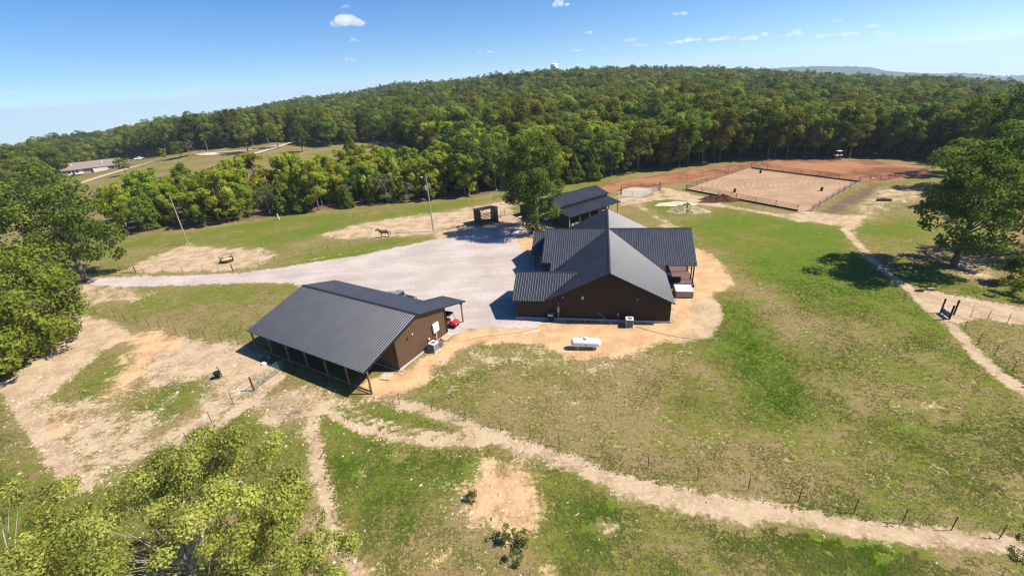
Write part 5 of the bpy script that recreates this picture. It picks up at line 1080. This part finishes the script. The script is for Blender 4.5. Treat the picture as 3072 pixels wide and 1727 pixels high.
for (k, w), o in srcs.items():
    oi = ng.nodes.new('GeometryNodeObjectInfo'); oi.transform_space = 'ORIGINAL'; oi.inputs['Object'].default_value = o; oi.inputs['As Instance'].default_value = True
    cp = ng.nodes.new('FunctionNodeCompare'); cp.data_type = 'INT'; cp.operation = 'EQUAL'
    ng.links.new(ai, cp.inputs[2]); cp.inputs[3].default_value = k
    ip = ng.nodes.new('GeometryNodeInstanceOnPoints'); ng.links.new(gi.outputs[0], ip.inputs['Points']); ng.links.new(cp.outputs[0], ip.inputs['Selection']); ng.links.new(oi.outputs['Geometry'], ip.inputs['Instance'])
    er = ng.nodes.new('FunctionNodeEulerToRotation'); ng.links.new(cx.outputs[0], er.inputs[0]); ng.links.new(er.outputs[0], ip.inputs['Rotation']); ng.links.new(as_, ip.inputs['Scale']); ng.links.new(ip.outputs[0], jn.inputs[0])
ng.links.new(jn.outputs[0], go.inputs[0]); woods.modifiers.new('scatter', 'NODES').node_group = ng
print('trees', len(trees), 'kinds', sorted(srcs))

# --- single trees near the farm
hero = make_tree(101, 20.0, 6.6, 1.8, 84, 17000, .42, 'oak', L_hero, M_pbark, .42, 12, .27)
put_tree('shade_tree', hero, 'tall shade tree between the house and the horse barn', 'tree', (*G(1353, 577), 0), .4, 1.0)
hero = make_tree(102, 20.5, 9.0, 2.4, 90, 16000, .48, 'oak', L_hero, M_bark, .5, 16, .24)
put_tree('oak_tree', hero, 'big spreading oak where the gravel drive leaves', 'tree', (*G(217, 706), 0), 1.0, 1.0)
hero = make_tree(103, 14.0, 7.2, 1.0, 80, 13000, .44, 'oak', L_edge, M_bark, .4, 12, .26)
g = G(80, 880); put_tree('oak_tree', hero, 'rounded yellow green tree at the paddock corner', 'tree', (*g, 0), 2.0, 1.0)
hero = make_tree(104, 11.0, 6.0, 1.0, 60, 9000, .42, 'oak', L_edge, M_bark, .4, 12, .27)
g = G(-40, 960); put_tree('oak_tree', hero, 'lower yellow green tree overhanging the pale paddock track', 'tree', (*g, 0), .7, 1.0)
hero = make_tree(207, 19.0, 6.8, 3.0, 84, 15000, .43, 'oak', L_hero, M_bark, .42, 14, .24)
put_tree('oak_tree', hero, 'dark oak alone on the right hand pasture slope', 'tree', (*G(2397, 671), 0), .2, 1.0)
for p_, k_, s_c, lb_ in (((2500, 470), 1, 1.15, 'broad oak behind the dark pasture oak'), ((2440, 432), 3, 1.05, 'slim tall oak at the shaded corner of the red clay arena'), ((2560, 520), 0, 1.15, 'round crowned oak low on the pasture margin')):
    put_tree('oak_tree', PROTO[k_], lb_, 'tree', (*G(*p_), 0), p_[0] * .1, s_c)
hero = make_tree(106, 15.0, 7.0, 2.0, 60, 8000, .46, 'oak', L_oak, M_bark, .35, 12, .25)
put_tree('oak_tree', hero, 'leafy tree past the dark oak at the pasture margin', 'tree', (*G(2620, 640), 0), 1.1, 1.0)
hero = make_tree(107, 4.6, 4.4, .1, 40, 6000, .30, 'oak', L_oak, M_bark, .1, 10, .3)
put_tree('thicket', hero, 'low green thicket beside the dirt track bend', 'bush', (*G(2590, 725), 0), .1, 1.0)
# leafy tree under the drone: sparse yellow green crown with pale limbs
hero = make_tree(108, 12.6, 7.0, 3.0, 210, 74000, .145, 'oak', L_yel, M_pbark, .24, 110, .15)
g = G(395, 1190, 12.5); put_tree('yellow_green_tree', hero, 'yellow green leafy tree seen from above with pale twigs', 'tree', (g[0], g[1] - 1.0, 0), .0, 1.0)
hero = make_tree(109, 12.0, 3.5, 3.0, 56, 15000, .15, 'oak', L_yel, M_pbark, .18, 60, .17)
g = G(720, 1330, 10.5); put_tree('yellow_green_tree', hero, 'thinner yellow green tree over the bare track', 'tree', (g[0], g[1] - 1.2, 0), .5, 1.0)
hero = make_tree(110, 12.0, 4.5, 3.0, 70, 20000, .15, 'oak', L_yel, M_pbark, .2, 60, .17)
g = G(40, 1300, 9.5); put_tree('yellow_green_tree', hero, 'yellow green tree over the striped lawn margin', 'tree', (g[0] - 1.0, g[1] - 1.0, 0), 1.5, 1.0)
hero = make_tree(111, 13.0, 1.7, 4.0, 24, 2600, .17, 'oak', L_cedar, M_bark, .16, 14, .28)
g = G(2262, 1452, 12.6); put_tree('dark_leafed_tree', hero, 'dark leafed tree with only its tip above the green turf', 'tree', (g[0], g[1] - .2, 0), 0, 1.0)
g = G(2572, 1245, 9.0); put_tree('dark_leafed_tree', hero, 'dark leafed tree reaching in beside the wire fence', 'tree', (g[0] + 2.75, g[1] - .2, 0), 1, .62)
sh_ = [make_tree(120 + k, 1.5, .75, .05, 14, 500, .16, 'oak', L_dark, M_bark, .04, 6, .4) for k in range(3)]
for k, (p, s, lb) in enumerate([((1188, 1256), .55, 'small green shrub on the orange bare patch'), ((1268, 1355), .75, 'leafy shrub at the foot of the orange patch'), ((1312, 1368), .85, 'darker leafy shrub growing beside the orange patch'), ((1300, 1412), .6, 'low spreading shrub in the turf below the bare patch')]):
    put_tree('shrub', sh_[k % 3], lb, 'shrub', (*G(*p), 0), k, s)
sr = make_tree(130, 1.0, 1.5, .02, 18, 900, .22, 'oak', L_redl, M_bark, .04, 6, .4)
put_tree('red_shrub', sr, 'dark red leafed planting round the shade tree trunk', 'shrub', (*G(1349, 585), 0), 0, 1.0)

# ------------------------------------------------------------------ stones strewn over paddock and pasture
nst = 9000; px = NR.uniform(-60, 45, nst * 6); py = NR.uniform(12, 52, nst * 6)
gi_x = np.clip(np.searchsorted(gx, px), 0, NX - 1); gi_y = np.clip(np.searchsorted(gy, py), 0, NY - 1); vi = gi_y * NX + gi_x
pr = .03 + .5 * MASK['dirt'][vi] * (px < 14) + .9 * MASK['orange'][vi] * (py < 36) + .15 * (px < -12) * (py < 45); pr *= np.where((px > 2) & (py > 34), .15, 1)
cl_ = .5 + .5 * np.sin(px * .7 + np.sin(py * .5) * 2) * np.sin(py * .6 + np.cos(px * .4) * 2); pr *= .35 + cl_ ** 2
k = np.where(NR.random(len(px)) < pr)[0][:nst]; px, py = px[k], py[k]; n = len(px)
ob = np.array([[1, 0, 0], [0, 1, 0], [-1, 0, 0], [0, -1, 0], [0, 0, 1.0]]); fo = np.array([[0, 1, 4], [1, 2, 4], [2, 3, 4], [3, 0, 4]])
s_ = NR.lognormal(-2.8, .5, n); an = NR.uniform(0, 6.28, n); c, s2 = np.cos(an), np.sin(an)
V_ = ob[None] * np.stack([s_, s_ * NR.uniform(.5, 1, n), s_ * NR.uniform(.35, .8, n)], 1)[:, None] + NR.normal(size=(n, 5, 3)) * (s_ * .15)[:, None, None]
Vx = V_[..., 0] * c[:, None] - V_[..., 1] * s2[:, None] + px[:, None]; Vy = V_[..., 0] * s2[:, None] + V_[..., 1] * c[:, None] + py[:, None]
me_ = bpy.data.meshes.new('stones'); me_.from_pydata(np.stack([Vx, Vy, V_[..., 2] - .005], 2).reshape(-1, 3).tolist(), [], (fo[None] + (np.arange(n) * 5)[:, None, None]).reshape(-1, 3).tolist())
o = obj('stones', me_, M_stone); o['kind'] = 'stuff'; tag(o, 'pale loose stones strewn over paddock and pasture', 'stones')

# ------------------------------------------------------------------ grass tufts on the near turf
def vnoise(x, y, sc, seed):
    rr = np.random.default_rng(seed); tb = rr.random((64, 64)); fx, fy = x / sc, y / sc; ix, iy = np.floor(fx).astype(int), np.floor(fy).astype(int); tx, ty = fx - ix, fy - iy; tx = tx * tx * (3 - 2 * tx); ty = ty * ty * (3 - 2 * ty)
    q = lambda a, b: tb[a % 64, b % 64]
    return (q(ix, iy) * (1 - tx) + q(ix + 1, iy) * tx) * (1 - ty) + (q(ix, iy + 1) * (1 - tx) + q(ix + 1, iy + 1) * tx) * ty
ng_ = 330000; yy = 10 + 62 * NR.random(ng_) ** 1.5; xx = NR.uniform(-1, 1, ng_) * (14 + yy * 1.12)
gi_x = np.clip(np.searchsorted(gx, xx), 0, NX - 1); gi_y = np.clip(np.searchsorted(gy, yy), 0, NY - 1); vi = gi_y * NX + gi_x
cov = np.maximum(MASK['dirt'][vi] * 1.1, np.maximum(MASK['orange'][vi] * 1.3, np.maximum(MASK['red'][vi], MASK['bare'][vi])))
nb = .5 * vnoise(xx, yy, 2.3, 1) + .3 * vnoise(xx, yy, .8, 2) + .2 * vnoise(xx, yy, 6.0, 3)
keep = (cov + (nb - .5) * .9 < .46) & (NR.random(ng_) < (.03 + .9 * np.clip(nb * 1.7 - .62 + MASK['green'][vi] * .40, 0, 1)) * np.clip((74 - yy) / 22, 0, 1))
grv = np.array([G(*p) for p in ((215, 700), (600, 688), (920, 640), (1080, 605), (1150, 596), (1420, 590), (1420, 815), (1180, 832), (1090, 845), (740, 712), (290, 722))])
keep &= sdist([tuple(p) for p in grv], xx, yy) < .3
for pr_, lo_, hi_ in ((house, (-.6, -.6), (25, 30)), (barn, (-5, -.5), (13.4, 21))):
    a_ = -pr_.rotation_euler[2]; lx = (xx - pr_.location.x) * math.cos(a_) - (yy - pr_.location.y) * math.sin(a_); ly = (xx - pr_.location.x) * math.sin(a_) + (yy - pr_.location.y) * math.cos(a_)
    keep &= ~((lx > lo_[0]) & (lx < hi_[0]) & (ly > lo_[1]) & (ly < hi_[1]))
xx, yy, nb, vi = xx[keep], yy[keep], nb[keep], vi[keep]; n = len(xx); print('tufts', n)
hgt = NR.uniform(.03, .07, n) * (1 + .6 * np.clip(MASK['green'][vi], 0, 1)); B4 = []
for k in range(3):
    an = NR.uniform(0, 6.28, n); w_ = NR.uniform(.03, .06, n); ln = NR.uniform(1.6, 3.4, n) * hgt; ca, sa_ = np.cos(an), np.sin(an)
    B4.append(np.stack([np.stack([xx - sa_ * w_, yy + ca * w_, np.zeros(n)], 1), np.stack([xx + sa_ * w_, yy - ca * w_, np.zeros(n)], 1), np.stack([xx + ca * ln, yy + sa_ * ln, hgt], 1)], 1))
V_ = np.concatenate(B4, 0).reshape(-1, 3); m3_ = len(V_) // 3
gm = bpy.data.meshes.new('grass'); gm.vertices.add(len(V_)); gm.vertices.foreach_set('co', V_.ravel()); gm.loops.add(len(V_)); gm.loops.foreach_set('vertex_index', np.arange(len(V_))); gm.polygons.add(m3_); gm.polygons.foreach_set('loop_start', np.arange(m3_) * 3); gm.update()
gv = np.clip(.12 + MASK['green'][vi] * .55 + (nb - .5) * 1.5 + NR.normal(size=n) * .16 - .25 * MASK['dry'][vi], 0, 1); at = gm.attributes.new('lv', 'FLOAT', 'FACE'); at.data.foreach_set('value', np.tile(gv, 3).astype(np.float32))
M_grass = leaf_mat('grass_blades', (.29, .225, .10), (.098, .175, .015), .5, 0, 0); gm.materials.append(M_grass)
o = obj('grass', gm); o['kind'] = 'stuff'; tag(o, 'short tufted pasture grass, green and straw coloured', 'grass')

# ------------------------------------------------------------------ far hills
M_hill = mat('far_wooded_hill', (.045, .065, .022), .95, 0, .35, .012, .0)
def hill(name, prof, dist, m, thick=900, seed=1):
    rr = np.random.default_rng(seed); az, el = [], []
    for p in prof: d = ray(*p); az.append(math.atan2(d[0], d[1])); el.append(d[2] / math.hypot(d[0], d[1]))
    A_ = np.linspace(az[0], az[-1], 420); El = np.interp(A_, az, el); nzv = np.convolve(rr.normal(size=430), np.ones(5) / 5, 'same')[:420]
    top = CAM_H + El * dist + nzv * dist * .0010; vs_ = []
    for a, z_ in zip(A_, top):
        for dd, zz in ((dist - thick * .5, z_ - dist * .05), (dist - thick * .16, z_ - dist * .009), (dist, z_), (dist + thick * .3, z_ - dist * .02)): vs_.append((math.sin(a) * dd, math.cos(a) * dd, zz))
    n = len(A_); fs = [(i * 4 + j, i * 4 + j + 1, i * 4 + j + 5, i * 4 + j + 4) for i in range(n - 1) for j in range(3)]
    me2 = bpy.data.meshes.new(name); me2.from_pydata(vs_, [], fs); o = obj(name, me2, m); o['kind'] = 'structure'; return o
hill('hills', [(1900, 182), (1945, 172), (2000, 168.5), (2060, 166.5), (2150, 167.5), (2195, 170), (2235, 179), (2300, 183), (2400, 188), (2560, 215)], 5200, M_hill, 900, 1)
hill('hills', [(2240, 200), (2330, 190), (2400, 183), (2450, 185), (2520, 191), (2576, 189), (2680, 200)], 6600, M_hill, 1100, 2)
hill('hills', [(-160, 425), (0, 384), (120, 353), (300, 326), (500, 291), (700, 259), (860, 238), (960, 232)], 2300, M_hill, 700, 3)

# ------------------------------------------------------------------ clouds
M_cloud = bpy.data.materials.new('cloud_vapour'); M_cloud.use_nodes = True; n_ = M_cloud.node_tree; n_.nodes.clear()
co = n_.nodes.new('ShaderNodeOutputMaterial'); pv = n_.nodes.new('ShaderNodeVolumePrincipled'); pv.inputs['Density'].default_value = .007; pv.inputs['Color'].default_value = (1, 1, 1, 1); pv.inputs['Anisotropy'].default_value = .0
n_.links.new(pv.outputs[0], co.inputs['Volume'])
CL_ = [(868, 55, 78, 26), (1407, 10, 38, 16), (1695, 34, 58, 14), (888, 102, 24, 10), (1487, 81, 30, 8), (1588, 100, 30, 11), (1608, 114, 36, 8), (1225, 131, 46, 9), (1305, 113, 26, 7), (2105, 51, 22, 8), (2195, 66, 30, 13), (2220, 84, 52, 11), (1735, 102, 120, 13), (1818, 97, 62, 13), (1925, 91, 100, 15), (2000, 84, 40, 15), (2098, 88, 100, 14), (2440, 99, 92, 12), (1448, 127, 44, 8), (1522, 122, 40, 6), (830, 157, 60, 7), (876, 149, 22, 8), (868, 16, 22, 8), (25, 232, 16, 9), (2560, 88, 30, 8)]
for i, (cx_, cy_, w_, h_) in enumerate(CL_):
    rr = random.Random(50 + i); dist = 5200.0; d = ray(cx_, cy_); c = Vector(d * dist) + Vector((0, 0, CAM_H)); ppm = FPX * 2576 / 3072 / (dist * float(d @ fw)); wm_, hm_ = w_ / ppm * 1.2, h_ / ppm * 1.35
    bm = bmesh.new(); right = Vector((math.cos(math.atan2(d[0], d[1])), -math.sin(math.atan2(d[0], d[1])), 0)); fwd = Vector((-right.y, right.x, 0))
    for k in range(max(7, int(w_ / 6))):
        q = rr.uniform(-1, 1); rad = hm_ * rr.uniform(.22, .48) * (1 - .5 * abs(q)); 
        M4 = Matrix.Translation(c + right * (q * wm_ * .45) + fwd * rr.uniform(-.3, .3) * wm_ + Vector((0, 0, rad * .5 - hm_ * .28 + rr.uniform(0, .3) * hm_ * (1 - abs(q))))) @ Matrix.Diagonal((rad * 1.5, rad * 1.5, rad * .8, 1))
        bmesh.ops.create_icosphere(bm, subdivisions=2, radius=1, matrix=M4)
    me3 = bpy.data.meshes.new('cloud'); bm.to_mesh(me3); bm.free(); o = obj('cloud', me3, M_cloud)
    ex_ = 'high in the deep blue' if cy_ < 60 else 'midway up the sky' if cy_ < 110 else 'just above the ridge'; sz_ = 'large' if w_ > 70 else 'small' if w_ > 32 else 'tiny'; fl_ = 'flat streak' if w_ / h_ > 6 else 'oblong' if w_ / h_ > 3.2 else 'puffy'
    wh_ = 'over the far field' if cx_ < 1000 else 'near the water tower' if cx_ < 1640 else 'over the arena woods' if cx_ < 2050 else 'over the blue hills'
    tag(o, f'{sz_} {fl_} white cloud {ex_} {wh_}', 'cloud', 'white fair weather clouds')

# ------------------------------------------------------------------ haze
hb = MB(); hb.box((0, 4300, -620), (19400, 10600, 1370)); hm_ = bpy.data.materials.new('thin_air'); hm_.use_nodes = True; n_ = hm_.node_tree; n_.nodes.clear()
co = n_.nodes.new('ShaderNodeOutputMaterial'); pv = n_.nodes.new('ShaderNodeVolumePrincipled'); pv.inputs['Density'].default_value = 1.15e-4; pv.inputs['Color'].default_value = (.62, .80, 1.0, 1); pv.inputs['Anisotropy'].default_value = .1
n_.links.new(pv.outputs[0], co.inputs['Volume'])
HAZE = hb.build('haze', hm_); HAZE['kind'] = 'stuff'; tag(HAZE, 'thin bluish air over the distant country', 'haze')
